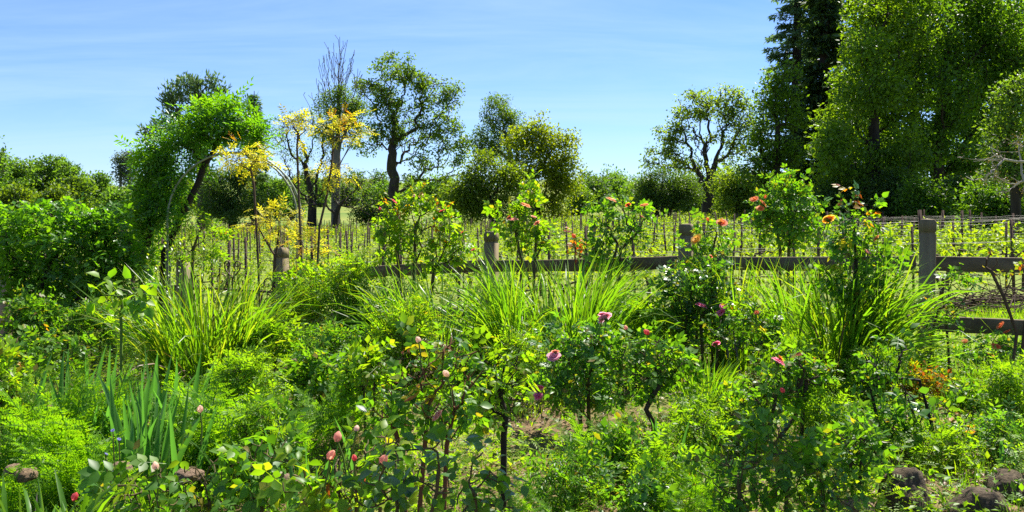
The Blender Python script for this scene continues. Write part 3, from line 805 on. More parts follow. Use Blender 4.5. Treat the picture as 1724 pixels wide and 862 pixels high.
tree('dark forked broadleaf tree, right one of the two giants in the wood', 40,
     [(1586, 392), (1582, 330), (1576, 260), (1584, 180), (1596, 80), (1604, 10)],
     [(1560, 20, 32, 34), (1610, -10, 48, 34), (1650, 20, 36, 34), (1690, 10, 36, 36), (1575, 80, 32, 30), (1625, 80, 36, 30), (1672, 85, 36, 30), (1715, 70, 30, 34),
      (1560, 140, 32, 28), (1610, 150, 36, 28), (1655, 150, 36, 28), (1580, 210, 36, 26), (1630, 215, 36, 26), (1550, 260, 26, 28), (1610, 275, 34, 24), (1655, 260, 30, 26), (1710, 130, 30, 30)],
     'forest', 56, 'broadleaf_tree', 'dark', leaf=0.2, lk=.95, cov=1.25, nodes=620, grow=1.35, R0=0.38, crad=0.36, shell=.0, spread=2.4)
for i, (px, Y, lab) in enumerate([(1440, 58, 'tall green tree behind the left giant of the wood'), (1535, 56, 'tall green tree behind and between the two giants of the wood'),
                              (1640, 55, 'tall green tree behind the right giant of the wood'), (1730, 52, 'tall green tree behind the wood at the right edge of the view')]):
    rr = np.random.default_rng(590 + i)
    tree(lab, Y, [(px, 385), (px, 300), (px + 4, 150), (px, 0)],
         [(px + rr.uniform(-40, 40), yy, rr.uniform(48, 66), 36) for yy in (-60, -10, 40, 90, 140, 190, 240, 285, 325)], 'forest', 595 + i, 'broadleaf_tree', 'dark', leaf=.3, lk=.9, cov=1.4, nodes=300, R0=.35, crad=.4, shell=.2)
tree('pale green small leaved tree cut by the right edge of the view', 25,
     [(1712, 420), (1710, 340), (1704, 260)],
     [(1700, 168, 22, 20), (1722, 150, 20, 22), (1690, 205, 26, 20), (1722, 205, 26, 24), (1684, 240, 24, 18), (1715, 250, 28, 22), (1690, 275, 26, 18), (1676, 300, 18, 12), (1720, 295, 24, 20)],
     'oak', 57, 'small_tree', 'dark', leaf=0.14, lk=.8, cov=1.2, nodes=300, R0=0.14, crad=0.17, rtip=0.012, shell=.2)
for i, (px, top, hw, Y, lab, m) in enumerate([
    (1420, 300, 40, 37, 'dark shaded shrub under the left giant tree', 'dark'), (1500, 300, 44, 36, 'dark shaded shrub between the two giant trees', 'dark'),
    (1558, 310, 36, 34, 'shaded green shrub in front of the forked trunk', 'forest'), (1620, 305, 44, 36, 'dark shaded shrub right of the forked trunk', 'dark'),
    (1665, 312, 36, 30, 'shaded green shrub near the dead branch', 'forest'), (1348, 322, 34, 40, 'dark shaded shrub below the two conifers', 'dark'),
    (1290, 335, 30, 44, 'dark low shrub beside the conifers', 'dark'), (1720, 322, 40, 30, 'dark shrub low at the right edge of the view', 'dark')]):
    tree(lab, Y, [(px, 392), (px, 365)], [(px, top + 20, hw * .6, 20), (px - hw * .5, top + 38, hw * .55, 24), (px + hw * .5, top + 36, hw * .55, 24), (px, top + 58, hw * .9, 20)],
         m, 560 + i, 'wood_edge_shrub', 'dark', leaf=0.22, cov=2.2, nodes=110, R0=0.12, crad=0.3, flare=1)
# bleached dead limb reaching in at the right
tree('bleached dead tree whose bare limb reaches in from the right edge', 15,
     [[(1800, 520), (1796, 400), (1785, 290), (1750, 272), (1690, 268), (1612, 265)], [(1796, 400), (1760, 330), (1725, 305)]],
     [(1690, 250, 30, 12), (1720, 235, 25, 14), (1660, 290, 25, 12), (1700, 315, 30, 10), (1675, 305, 24, 10), (1650, 268, 30, 5)],
     'dry', 58, 'dead_tree', 'pale', leaf=0.05, cov=0.05, nodes=80, R0=0.024, rtip=0.004, crad=0.05, gn=0.16, flare=1, first=3, sag=0.03, sides=5, expo=.6)

# ------------------------------------------------------------------ vineyard
def vine_mesh(seed):
    rng = np.random.default_rng(seed)
    sb = MB()
    for s in (-1, 1):
        pts = np.array([[0, 0, 0], [0.02, 0, .35], [0.05 * s, 0.02, .55], [0.3 * s, 0, .6], [0.62 * s, 0, .58]]) + rng.normal(0, .015, (5, 3))
        pts[0] = (0, 0, -.03)
        v, f = tube_vf(pts, [.035, .03, .028, .018, .012], 4); sb.add(v, f)
    cl = np.stack([rng.uniform(-.72, .72, 26), rng.normal(0, .08, 26), rng.uniform(.42, 1.05, 26)], -1)
    lb = MB()
    v, f = scatter(TR, cl, 250, 0.06, 0.09, rng, 0.4, 0.3); lb.add(v, f)
    return sb.mesh('stem', B['brown']), lb.mesh('foliage', L['vine'])
vm = [vine_mesh(600 + i) for i in range(5)]
def stake_mesh(h, wd):
    mb = MB()
    v, f = box_vf((0, 0, h / 2 - .1), wd, wd * .75, h + .2); mb.add(v, f)
    v, f = box_vf((0, 0, h - .1), wd * 1.35, wd * .3, .03); mb.add(v, f)
    v, f = box_vf((0, 0, h - .45), wd * 1.35, wd * .3, .03); mb.add(v, f)
    return mb.mesh('vine_stake', B['stake'])
stakes_m = [stake_mesh(1.38, .04), stake_mesh(1.48, .046), stake_mesh(1.28, .036)]
rngv = np.random.default_rng(61)
spots = []
rows = []
for r_ in range(25):
    y0 = 12.6 + r_ * 2.15
    x0, x1 = -0.70 * y0 - 3, 0.70 * y0 + 3
    row = []
    x = x0 + rngv.uniform(0, 1.6)
    while x < x1:
        y = y0 - 0.16 * x + rngv.normal(0, .05)
        if y > 9.8 + max(0, -x) * .35:
            xx = x + rngv.normal(0, .06)
            row.append((xx, y)); spots.append((xx, y, r_))
        x += 1.55
    rows.append(row)
spots.sort(key=lambda s: s[1])
ROWN = ['first', 'second', 'third', 'fourth', 'fifth', 'sixth', 'seventh', 'eighth', 'ninth', 'tenth', 'eleventh', 'twelfth']
def where(x, y):
    u = x / y / .64
    return 'far left end' if u < -.6 else 'left part' if u < -.2 else 'middle' if u < .2 else 'right part' if u < .6 else 'far right end'
vis = [s for s in spots if abs(s[0]) < 0.66 * s[1]]
st_far = MB(); vn_far = MB()
vfar_v = [np.array([v.co[:] for v in vm[k][1].vertices]) for k in range(2)]
vfar_f = [np.array([p.vertices[:] for p in vm[k][1].polygons]) for k in range(2)]
for i, (x, y, r_) in enumerate(vis):
    z = float(ground_z(x, y)) - 0.02
    a = float(rngv.uniform(-.15, .15)) - 0.16
    s = float(rngv.uniform(.85, 1.2)) * (.82 if x < 1.5 else .95)
    sx, sy = x + rngv.uniform(-.1, .1), y
    if i < 290:
        o = link('vine_stake', stakes_m[i % 3])
        o.location = (sx, sy, z); o.rotation_euler = (float(rngv.normal(0, .025)), float(rngv.normal(0, .03)), a)
        tag(o, 'thin rusty brown stake in the %s, %s vineyard row from the fence' % (where(x, y), ROWN[min(r_, 11)]), 'stake', 'stakes along the vineyard rows')
        k = i % 5
        o = thing('grapevine', 'yellow green young grapevine in the %s, %s vineyard row from the fence' % (where(x, y), ROWN[min(r_, 11)]), 'grapevine', (x + .35, y + .06, z), 'grapevines along the vineyard rows')
        o.rotation_euler = (0, 0, a + (math.pi if rngv.random() < .5 else 0)); o.scale = (s, s, s)
        link('stem', vm[k][0], o); link('foliage', vm[k][1], o)
    else:
        v, f = box_vf((sx, sy, z + .6), .036, .034, 1.3); st_far.add(v, f)
        k = i % 2
        keep = slice(0, None)
        ca, sa = math.cos(a), math.sin(a)
        vv = vfar_v[k] * s
        vv = np.stack([vv[:, 0] * ca - vv[:, 1] * sa, vv[:, 0] * sa + vv[:, 1] * ca, vv[:, 2]], -1) + np.array([x + .35, y, z])
        vn_far.add(vv, vfar_f[k])
o = link('distant_vine_stakes', st_far.mesh('distant_vine_stakes', B['stake'])); tag(o, 'rows of thin stakes far out in the vineyard', None, None, 'stuff')
o = link('distant_grapevines', vn_far.mesh('distant_grapevines', L['vine'])); tag(o, 'rows of yellow green vines far out in the vineyard', None, None, 'stuff')
# wires of the nearest rows
for ri in range(7):
    row = [p for p in rows[ri] if abs(p[0]) < .75 * p[1] + 1]
    if len(row) < 2: continue
    o = thing('trellis_wire', ['pale trellis wires strung along the vineyard row nearest the fence', 'pale trellis wires along the second vineyard row from the fence', 'pale trellis wires along the third vineyard row from the fence',
              'pale trellis wires along the fourth vineyard row from the fence', 'pale trellis wires along the fifth vineyard row from the fence', 'pale trellis wires along the sixth vineyard row from the fence',
              'pale trellis wires along the seventh vineyard row from the fence'][ri], 'wire', (row[0][0], row[0][1], float(ground_z(*row[0]))))
    org = np.array(o.location)
    for h in (.62, .98, 1.3):
        pts = []
        for (xa, ya), (xb, yb) in zip(row[:-1], row[1:]):
            za, zb = float(ground_z(xa, ya)) + h, float(ground_z(xb, yb)) + h
            sg = rngv.uniform(.01, .05)
            for t in (0, .25, .5, .75):
                pts.append((xa + (xb - xa) * t, ya + (yb - ya) * t - .03, za + (zb - za) * t - sg * 4 * t * (1 - t)))
        v, f = tube_vf(np.array(pts) - org, .0026, 3)
        mb = MB(); mb.add(v, f); link('wire', mb.mesh('wire', M_wire), o)

# ------------------------------------------------------------------ fence, gate, arch
FP = [(9.6, 4.2), (3.73, 7.25), (1.80, 8.3), (-0.25, 9.3), (-2.87, 10.1), (-4.40, 10.8), (-7.20, 11.4), (-9.6, 12.2)]
FP = [(6.35, 5.85), (3.73, 7.25), (1.80, 8.3), (-0.25, 9.3), (-2.87, 10.1), (-4.40, 10.8), (-7.20, 11.4), (-9.8, 12.2)]
f0 = thing('wooden_fence', 'weathered grey post and rail fence between the garden and the vineyard', 'fence', (FP[3][0], FP[3][1], float(ground_z(*FP[3]))))
forg = np.array(f0.location)
def post_mesh(seed, h, w_):
    rng = np.random.default_rng(seed)
    mb = MB()
    prof = [(-.3, 1), (.0, 1), (.4, .99), (h - .13, .98), (h - .125, .86), (h - .105, .86), (h - .10, .99), (h - .02, .99), (h + .006, .8)]
    rings = []
    for z, s in prof:
        c = w_ / 2 * s; b = c * .93
        ring = np.array([(-c, -b), (-b, -c), (b, -c), (c, -b), (c, b), (b, c), (-b, c), (-c, b)])
        rings.append(np.c_[ring + rng.normal(0, .0015, ring.shape), np.full(8, z)])
    v = np.vstack(rings + [np.array([[0, 0, h + .012]])]); n = len(prof)
    i = np.arange(n - 1)[:, None]; j = np.arange(8)[None]
    f = np.stack([i * 8 + j, i * 8 + (j + 1) % 8, (i + 1) * 8 + (j + 1) % 8, (i + 1) * 8 + j], -1).reshape(-1, 4)
    mb.add(v, f)
    mb.add(v, np.array([((n - 1) * 8 + q, (n - 1) * 8 + (q + 1) % 8, n * 8) for q in range(8)]))
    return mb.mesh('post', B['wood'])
ptop = [1.24, 1.27, 1.27, 1.27, 1.22, 1.24, 1.25, 1.25]
fang = [math.atan2(FP[min(i + 1, len(FP) - 1)][1] - FP[max(i - 1, 0)][1], FP[min(i + 1, len(FP) - 1)][0] - FP[max(i - 1, 0)][0]) for i in range(len(FP))]
for i, (x, y) in enumerate(FP):
    if i in (0, 7): pass
    g = float(ground_z(x, y))
    o = link('post', post_mesh(70 + i, ptop[i], .138), f0, Vector((x, y, g)) - f0.location)
    o.rotation_euler = (float(np.random.default_rng(i).normal(0, .012)), float(np.random.default_rng(i + 9).normal(0, .015)), fang[i])
def rail_mesh(a, b, seed, h=.135, t=.04):
    """a sawn board between two points, a little bowed and rough along its edges"""
    rng = np.random.default_rng(seed)
    n = 12
    s = np.linspace(0, 1, n)
    c = a + (b - a) * s[:, None]
    d = (b - a) / np.linalg.norm(b - a); side = np.array([-d[1], d[0], 0]); side /= np.linalg.norm(side)
    c = c + np.array([0, 0, 1.0]) * (np.sin(s * math.pi) * rng.uniform(-.015, .006))[:, None]
    top = h / 2 + rng.normal(0, .003, n); bot = -h / 2 + rng.normal(0, .003, n)
    z = np.array([0, 0, 1.0])
    ring = []
    for k in range(n):
        e = .006
        ring += [c[k] + side * t / 2 + z * (bot[k] + e), c[k] + side * (t / 2 - e) + z * bot[k], c[k] - side * (t / 2 - e) + z * bot[k], c[k] - side * t / 2 + z * (bot[k] + e),
                 c[k] - side * t / 2 + z * (top[k] - e), c[k] - side * (t / 2 - e) + z * top[k], c[k] + side * (t / 2 - e) + z * top[k], c[k] + side * t / 2 + z * (top[k] - e)]
    i = np.arange(n - 1)[:, None]; j = np.arange(8)[None]
    f = np.stack([i * 8 + j, i * 8 + (j + 1) % 8, (i + 1) * 8 + (j + 1) % 8, (i + 1) * 8 + j], -1).reshape(-1, 4)
    mb = MB(); mb.add(np.array(ring), f); mb.add(np.array(ring), np.array([(7, 6, 5, 4), (7, 4, 3, 0), (0, 3, 2, 1)])); 
    q = (n - 1) * 8
    mb.add(np.array(ring), np.array([(q + 4, q + 5, q + 6, q + 7), (q + 0, q + 3, q + 4, q + 7), (q + 1, q + 2, q + 3, q + 0)]))
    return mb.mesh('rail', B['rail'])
for i in range(len(FP) - 1):
    if i == 4: continue                      # the gate hangs in this gap
    a2, b2 = np.array(FP[i]), np.array(FP[i + 1])
    d = (b2 - a2) / np.linalg.norm(b2 - a2)
    for hgt in ((.88, .34) if i < 4 else (.74, .3)):
        A = np.array([*(a2 + d * .076), float(ground_z(*a2)) + hgt]) - forg
        Bq = np.array([*(b2 - d * .076), float(ground_z(*b2)) + hgt]) - forg
        link('rail', rail_mesh(A, Bq, 80 + i * 3 + int(hgt * 10)), f0)
# scrolled iron gate between the two posts
ga, gb = np.array(FP[4]), np.array(FP[5])
gl = float(np.linalg.norm(gb - ga)) - .2
gdir = (ga - gb) / np.linalg.norm(ga - gb)
gz = float(min(ground_z(*ga), ground_z(*gb)))
gate = thing('iron_gate', 'low rusty iron garden gate with scrolls and a heart between two posts', 'gate', ((ga[0] + gb[0]) / 2, (ga[1] + gb[1]) / 2, gz))
gate.rotation_euler = (0, 0, math.atan2(gdir[1], gdir[0]))
def gpart(nm, pts, r=.011, sides=5):
    v, f = tube_vf(np.array(pts), r, sides); mb = MB(); mb.add(v, f); link(nm, mb.mesh(nm, M_iron, True), gate)
hw = gl / 2
zt = .78
gpart('top_rail', [(-hw, 0, zt), (0, 0, zt + .004), (hw, 0, zt)], .016)
gpart('bottom_rail', [(-hw, 0, .12), (0, 0, .121), (hw, 0, .12)], .016)
for s in (-1, 1): gpart('stile', [(s * hw, 0, .05), (s * hw, .001, .5), (s * hw, 0, zt + .12)], .018)
for k in range(1, 9):
    x = -hw + 2 * hw * k / 9
    gpart('picket', [(x, 0, .12), (x, .001, .4), (x, 0, zt)], .008)
def spiral(cx, cz, r, a0, turns, sgn=1, n=22):
    t = np.linspace(0, 1, n)
    a = a0 + sgn * turns * 2 * math.pi * t
    rr = r * (1 - .8 * t)
    return np.stack([cx + np.cos(a) * rr, np.zeros(n), cz + np.sin(a) * rr], -1)
for s in (-1, 1):
    gpart('scroll', spiral(s * (hw - .16), zt + .10, .10, -math.pi / 2, 1.3, s), .009)
    gpart('scroll', spiral(s * (hw - .16), zt - .13, .10, math.pi / 2, 1.3, -s), .009)
    gpart('scroll', spiral(s * .20, zt + .12, .12, -math.pi / 2, 1.25, -s), .010)
    t = np.linspace(0, 1, 14)
    arm = np.stack([s * (.0 + .13 * np.sin(t * math.pi * .62)), np.zeros(14), zt + .16 + t * .18], -1)
    hook = spiral(s * .08, zt + .33, .055, 0 if s > 0 else math.pi, 1.1, s, 14)
    gpart('heart_half', np.vstack([arm[:-1], hook]), .010)
gpart('centre_bar', [(0, 0, .12), (0.001, 0, .5), (0, 0, zt + .17)], .012)
# two painted hoops that carry the vine
arch = thing('garden_arch', 'pale painted metal hoop arch carrying the leafy vine over the gate', 'arch', G(393, 10.2))
aorg = np.array(arch.location)
def hoop(Y, x0, x1, ztop, lean=0.0):
    a = np.array(P(x0, 352, Y)); b = np.array(P(x1, 352, Y))
    cx = (a[0] + b[0]) / 2; rx = (b[0] - a[0]) / 2
    zs = ztop - rx * 1.0
    pts = [(a[0], Y, float(ground_z(a[0], Y)) - .1), (a[0], Y, (zs + aorg[2]) / 2 + .2), (a[0], Y, zs - .15)]
    for t in np.linspace(0, math.pi, 20): pts.append((cx - math.cos(t) * rx, Y, zs + math.sin(t) * rx))
    pts += [(b[0], Y, zs - .15), (b[0], Y, (zs + aorg[2]) / 2 + .2), (b[0], Y, float(ground_z(b[0], Y)) - .1)]
    v, f = tube_vf(np.array(pts) - aorg, .013, 6); mb = MB(); mb.add(v, f)
    link('hoop', mb.mesh('hoop', M_arch, True), arch)
    return cx, rx, zs
h1 = hoop(9.9, 282, 508, CAMZ + 96 * 9.9 / F)
h2 = hoop(10.5, 286, 500, CAMZ + 96 * 10.3 / F)
for t in (0.02, .16, .3, .42, .58, .7, .84, .98):
    a = t * math.pi
    p = [(h[0] - math.cos(a) * h[1], yy, h[2] + math.sin(a) * h[1]) for h, yy in ((h1, 9.9), (h2, 10.5))]
    p.insert(1, tuple((np.array(p[0]) + np.array(p[1])) / 2 + .001))
    v, f = tube_vf(np.array(p) - aorg, .012, 5); mb = MB(); mb.add(v, f); link('cross_bar', mb.mesh('cross_bar', M_arch, True), arch)
# ------------------------------------------------------------------ garden
def bloom_mesh(name, mats, seed, op=0.7, rings=4):
    """rose bloom of unit radius: rings of cupped petals round a tight heart, green sepals below"""
    rng = np.random.default_rng(seed)
    mb = MB()
    for k in range(rings):
        npet = 3 + k * 1
        tilt = 0.15 + op * (k + .5) / rings * 1.25
        rl = 0.55 + 0.5 * k / rings
        for q in range(npet):
            a = 2 * math.pi * (q + .5 * k) / npet + rng.uniform(-.25, .25)
            ll = rl * rng.uniform(.85, 1.1); wd = ll * rng.uniform(.55, .75)
            vs = []
            for iu, u in enumerate((0, .4, .75, 1.0)):
                th = tilt * (0.35 + .9 * u)
                r0 = .06 + ll * u * math.sin(th); z0 = ll * u * math.cos(th) * .9
                for sgn in (-1, 0, 1):
                    half = wd * (0.25, .8, 1.0, .55)[iu] * sgn
                    cup = .12 * abs(sgn) * (1 - u * .6)
                    vs.append((math.cos(a) * (r0 - cup) - math.sin(a) * half, math.sin(a) * (r0 - cup) + math.cos(a) * half, z0 + (.04 if sgn == 0 and u == 1 else 0) + rng.normal(0, .015)))
            f = []
            for iu in range(3):
                for s in range(2):
                    b = iu * 3 + s
                    f.append((b, b + 1, b + 4, b + 3))
            mb.add(np.array(vs), np.array(f), 0)
    v, f = place_T(TN, np.tile([0, 0, -.05], (5, 1)).astype(float), np.array([(math.cos(i * 1.257), math.sin(i * 1.257), -.15) for i in range(5)]), np.tile([0, 0, 1.0], (5, 1)), .6)
    mb.add(v, f, 1)
    v, f = tube_vf([(0, 0, -.35), (0, 0, -.12), (0, 0, .02)], [.1, .2, .16], 6); mb.add(v, f, 1)
    return mb.mesh(name, mats)
def bud_mesh(name, mats, seed):
    mb = MB(); rng = np.random.default_rng(seed)
    for q in range(5):
        a = q * 1.257; vs = []
        for u in (0, .35, .7, 1.0):
            r = .55 * math.sin(math.pi * min(1, .12 + .8 * u)) ; z = -.5 + u * 1.35
            for s in (-1, 0, 1):
                aa = a + s * .75 * (1 - .3 * u)
                vs.append((math.cos(aa) * r * (1.03 if s == 0 else .97), math.sin(aa) * r * (1.03 if s == 0 else .97), z + rng.normal(0, .01)))
        mb.add(np.array(vs), np.array([(i * 3 + s, i * 3 + s + 1, i * 3 + s + 4, i * 3 + s + 3) for i in range(3) for s in range(2)]), 0)
    v, f = place_T(TN, np.tile([0, 0, -.5], (5, 1)).astype(float), np.array([(math.cos(i * 1.257), math.sin(i * 1.257), .9) for i in range(5)]), np.array([(math.cos(i * 1.257), math.sin(i * 1.257), -.4) for i in range(5)]), .75)
    mb.add(v, f, 1)
    v, f = tube_vf([(0, 0, -1.1), (0, 0, -.6), (0, 0, -.45)], [.1, .12, .3], 6); mb.add(v, f, 1)
    return mb.mesh(name, mats)
BL = {c: bloom_mesh('bloom', [PET[c], L['rose']], 700 + i, .9 if c in ('magenta', 'pink', 'orange') else .75) for i, c in enumerate(PET)}
BD = {c: bud_mesh('bud', [PET[c], L['rose']], 800 + i) for i, c in enumerate(PET)}
rngb = np.random.default_rng(77)
def blooms(o, base, Y, spec, label=None):
    """flowers in (px, py, colour, radius m[, bud])"""
    for sp in spec:
        px, py, col, r = sp[:4]
        fwd_ = .028 * Y + .04
        bud = len(sp) > 4
        q = link('bud' if bud else 'bloom', (BD if bud else BL)[col], o, P(px, py, Y - fwd_) - Vector(base))
        r = r * 1.25; q.scale = (r, r, r)
        q.rotation_euler = (float(rngb.uniform(.2, .9)), float(rngb.uniform(-.5, .5)), float(rngb.uniform(0, 6)))
        q['label'] = col + (' rose bud' if bud else ' rose bloom')
        # short flower stalk
        p1 = np.array(P(px, py, Y - fwd_)) - np.array(base); d = np.array([rngb.normal(0, .03), .03, -.16])
        v, f = tube_vf([p1 + d, p1 + d * .5 + .004, p1 - np.array([0, 0, r * .3])], .0035, 4)
        mb = MB(); mb.add(v, f); link('stalk', mb.mesh('stalk', B['green']), o)

def rose(label, Y, trunk, blobs, mat, seed, name='rose_bush', cat='rose bush', flowers=(), **k):
    d = dict(leaf=0.13, T=TC5, cov=1.7, nodes=110, R0=0.016, rtip=0.0028, bf=0.3, gn=0.12, sides=5, crad=0.05, up=0.5, outw=0.5, droop=0.1,
             stem_name='stem', leaf_name='foliage', bark=B['cane'], expo=0.6, seg=2, flare=1.0)
    d.update(k)
    bark = d.pop('bark')
    o, base, pts = plant(name, label, cat, Y, trunk, blobs, L[mat] if isinstance(mat, str) else mat, bark, seed, **d)
    blooms(o, base, Y, flowers)
    return o

def blades_vf(base, az, lean, ln, wd, bend, rng, seg=6, fold=.25, taper=.75):
    """arching strap leaves, each folded along its middle"""
    n = len(az)
    t = np.linspace(0, 1, seg + 1)
    ang = lean[:, None] + bend[:, None] * t[None] ** 2.1
    dr = np.sin(ang); dz = np.cos(ang)
    ds = ln[:, None] / seg
    r = np.concatenate([np.zeros((n, 1)), np.cumsum(dr[:, :-1] * ds, 1)], 1); z = np.concatenate([np.zeros((n, 1)), np.cumsum(dz[:, :-1] * ds, 1)], 1)
    h = np.stack([np.cos(az), np.sin(az)], -1)
    ctr = np.empty((n, seg + 1, 3))
    ctr[..., :2] = base[:, None, :2] + h[:, None] * r[..., None]; ctr[..., 2] = base[:, None, 2] + z
    prof = np.minimum(1, (1 - t) / (1 - taper + 1e-6)) ** .8 * (.7 + .3 * np.minimum(1, t * 4)); prof[-1] = 0.02
    rot = rng.uniform(-1.4, 1.4, n)
    sd_ = np.stack([-h[:, 1], h[:, 0], np.zeros(n)], -1)
    nrm = np.stack([-h[:, None, 0] * dz, -h[:, None, 1] * dz, dr], -1)
    sv = sd_[:, None] * np.cos(rot)[:, None, None] + nrm * np.sin(rot)[:, None, None]
    fn = nrm * np.cos(rot)[:, None, None] - sd_[:, None] * np.sin(rot)[:, None, None]
    W = (wd[:, None] * prof[None] * .5)[..., None]
    lft = ctr - sv * W + fn * W * fold; rgt = ctr + sv * W + fn * W * fold
    v = np.stack([lft, ctr, rgt], 2).reshape(-1, 3)
    i = np.arange(n)[:, None, None] * (seg + 1) * 3; s = np.arange(seg)[None, :, None] * 3; k = np.arange(2)[None, None]
    b = i + s + k
    f = np.stack(np.broadcast_arrays(b, b + 1, b + 4, b + 3), -1).reshape(-1, 4)
    return v, f

def clump(label, Y, px, hw_px, top_py, mat, seed, n=170, wd=.016, ln=None, spread=.25, leanmax=.75, bend=.7, name='strap_leaf_clump', cat='plant', dead=None, group=None, leansd=.4):
    """a tuft of long strap leaves fanning up from the ground"""
    rng = np.random.default_rng(seed)
    g = G(px, Y)
    o = thing(name, label, cat, g, group)
    H = P(px, top_py, Y).z - g.z
    hw = hw_px * Y / F
    n = int(n * 2.5); wd = wd * .72
    a = rng.uniform(0, 2 * math.pi, n); rr = np.sqrt(rng.uniform(0, 1, n)) * hw * spread
    nt_ = 9
    ta = rng.uniform(0, 2 * math.pi, nt_); tr_ = np.sqrt(rng.uniform(0, 1, nt_)) * hw * spread * 1.5
    ti = rng.integers(0, nt_, n)
    base = np.stack([np.cos(ta[ti]) * tr_[ti] * 1.3, np.sin(ta[ti]) * tr_[ti] * .8, np.full(n, -.02)], -1) + rng.normal(0, 1, (n, 3)) * np.array([.035, .035, 0])
    a = np.arctan2(base[:, 1], base[:, 0]); az = a + rng.normal(0, 1.0, n)
    lean = np.abs(rng.normal(0, leansd, n)) * leanmax + .05
    l_ = (ln or H * 1.15) * rng.uniform(.35, 1.05, n) ** .75
    bnd = np.abs(rng.normal(bend * 1.9, bend * .8, n)) * rng.uniform(.25, 1.4, n)
    v, f = blades_vf(base, az, lean, l_, wd * rng.uniform(.7, 1.2, n), bnd, rng)
    mb = MB(); mb.add(v, f)
    mats = [L[mat]]
    dead = dead or max(8, n // 5)
    if dead:
        m = dead
        a2 = rng.uniform(0, 2 * math.pi, m)
        v, f = blades_vf(np.stack([np.cos(a2) * hw * .15, np.sin(a2) * hw * .15, np.zeros(m)], -1), a2, rng.uniform(.5, 1.0, m), H * rng.uniform(.35, .9, m), np.full(m, wd * .8), rng.uniform(.8, 2.2, m), rng)
        mb.add(v, f, 1); mats.append(L['dry'])
    link('foliage', mb.mesh('foliage', mats), o)
    return o

# single blades for the near iris fans: each leaf is a part
def iris_blade(seed, ln, wd, lean, bend):
    rng = np.random.default_rng(seed)
    v, f = blades_vf(np.zeros((1, 3)), np.zeros(1), np.array([lean]), np.array([ln]), np.array([wd]), np.array([bend]), rng, 7, .35, .55)
    mb = MB(); mb.add(v, f)
    return mb
IRB = {}
def iris_fan(label, Y, px, top_py, seed, n=9, mat='iris', wd=.034, spread=.09, lean=.3, base_dz=0, group=None):
    rng = np.random.default_rng(seed)
    g = G(px, Y); o = thing('iris_plant', label, 'iris', g, group)
    H = P(px, top_py, Y).z - g.z
    for i in range(n):
        key = (mat, i % 6)
        if key not in IRB:
            IRB[key] = iris_blade(900 + i, 1.0, .055, .02, (.1, .25, .45, .15, .7, .3)[i % 6]).mesh('leaf', L[mat])
        q = link('leaf', IRB[key], o)
        s = H * float(rng.uniform(.6, 1.05))
        q.location = (float(rng.normal(0, spread)), float(rng.normal(0, spread * .7)), -.02)
        q.scale = (s, wd / .055 * float(rng.uniform(.8, 1.2)), s)
        sg = (i - (n - 1) / 2) / max(1, n / 2)
        q.rotation_euler = (float(rng.normal(0, .12)), float(sg * lean + rng.normal(0, .08)), float(rng.uniform(0, 6.28)) if i % 3 else float(rng.normal(0, .4)))
    return o

# fern frond of unit length, pinnae in pairs
def frond_mesh(seed, np_=17, mat='fern', wid=.24):
    rng = np.random.default_rng(seed)
    t = np.linspace(0, 1, 9)
    bend = rng.uniform(.5, 1.3)
    ang = .15 + bend * t ** 1.5
    x = np.concatenate([[0], np.cumsum(np.sin(ang[:-1]) / 8)]); z = np.concatenate([[0], np.cumsum(np.cos(ang[:-1]) / 8)])
    sp = np.stack([x, 0 * x, z], -1)
    mb = MB()
    v, f = tube_vf(sp, np.linspace(.008, .002, 9), 4); mb.add(v, f)
    pos, fw, up, sz = [], [], [], []
    for i in range(np_):
        u = .16 + .82 * i / (np_ - 1)
        p = np.array([np.interp(u, t, sp[:, k]) for k in range(3)])
        a = .15 + bend * u ** 1.5
        tan = np.array([math.sin(a), 0, math.cos(a)]); nn = np.array([-math.cos(a), 0, math.sin(a)])
        l_ = wid * math.sin(math.pi * min(1, .2 + .8 * u)) ** .7 * (1 if u < .9 else .7)
        for s in (-1, 1):
            pos.append(p); fw.append(np.array([0, s, 0]) + tan * rng.normal(.5, .15) + nn * rng.normal(-.1, .3)); up.append(nn + rng.normal(0, .35, 3)); sz.append(l_ * rng.uniform(.75, 1.15))
    # each pinna carries its own small leaflets
    tv, tf = T_rhomb(.62, .02)
    pv, pf = [], []
    lp, lf = [], []
    for k in range(5):
        y = .12 + .17 * k
        for s in (-1, 1): lp.append((0, y, 0)); lf.append((s * .9, .55, 0))
    lp.append((0, .85, 0)); lf.append((0, 1, 0))
    v1, f1 = place_T((tv, tf), np.array(lp, float), np.array(lf, float), np.tile([0, 0, 1.0], (11, 1)), np.array([.27 * (1 - .13 * (k // 2)) for k in range(10)] + [.2]))
    v, f = place_T((v1, f1), np.array(pos), np.array(fw), np.array(up), np.array(sz)); mb.add(v, f)
    return mb.mesh('frond', L[mat])
FR = [frond_mesh(1000 + i, 15 + 2 * i, 'fern', .13 + .02 * i) for i in range(5)]
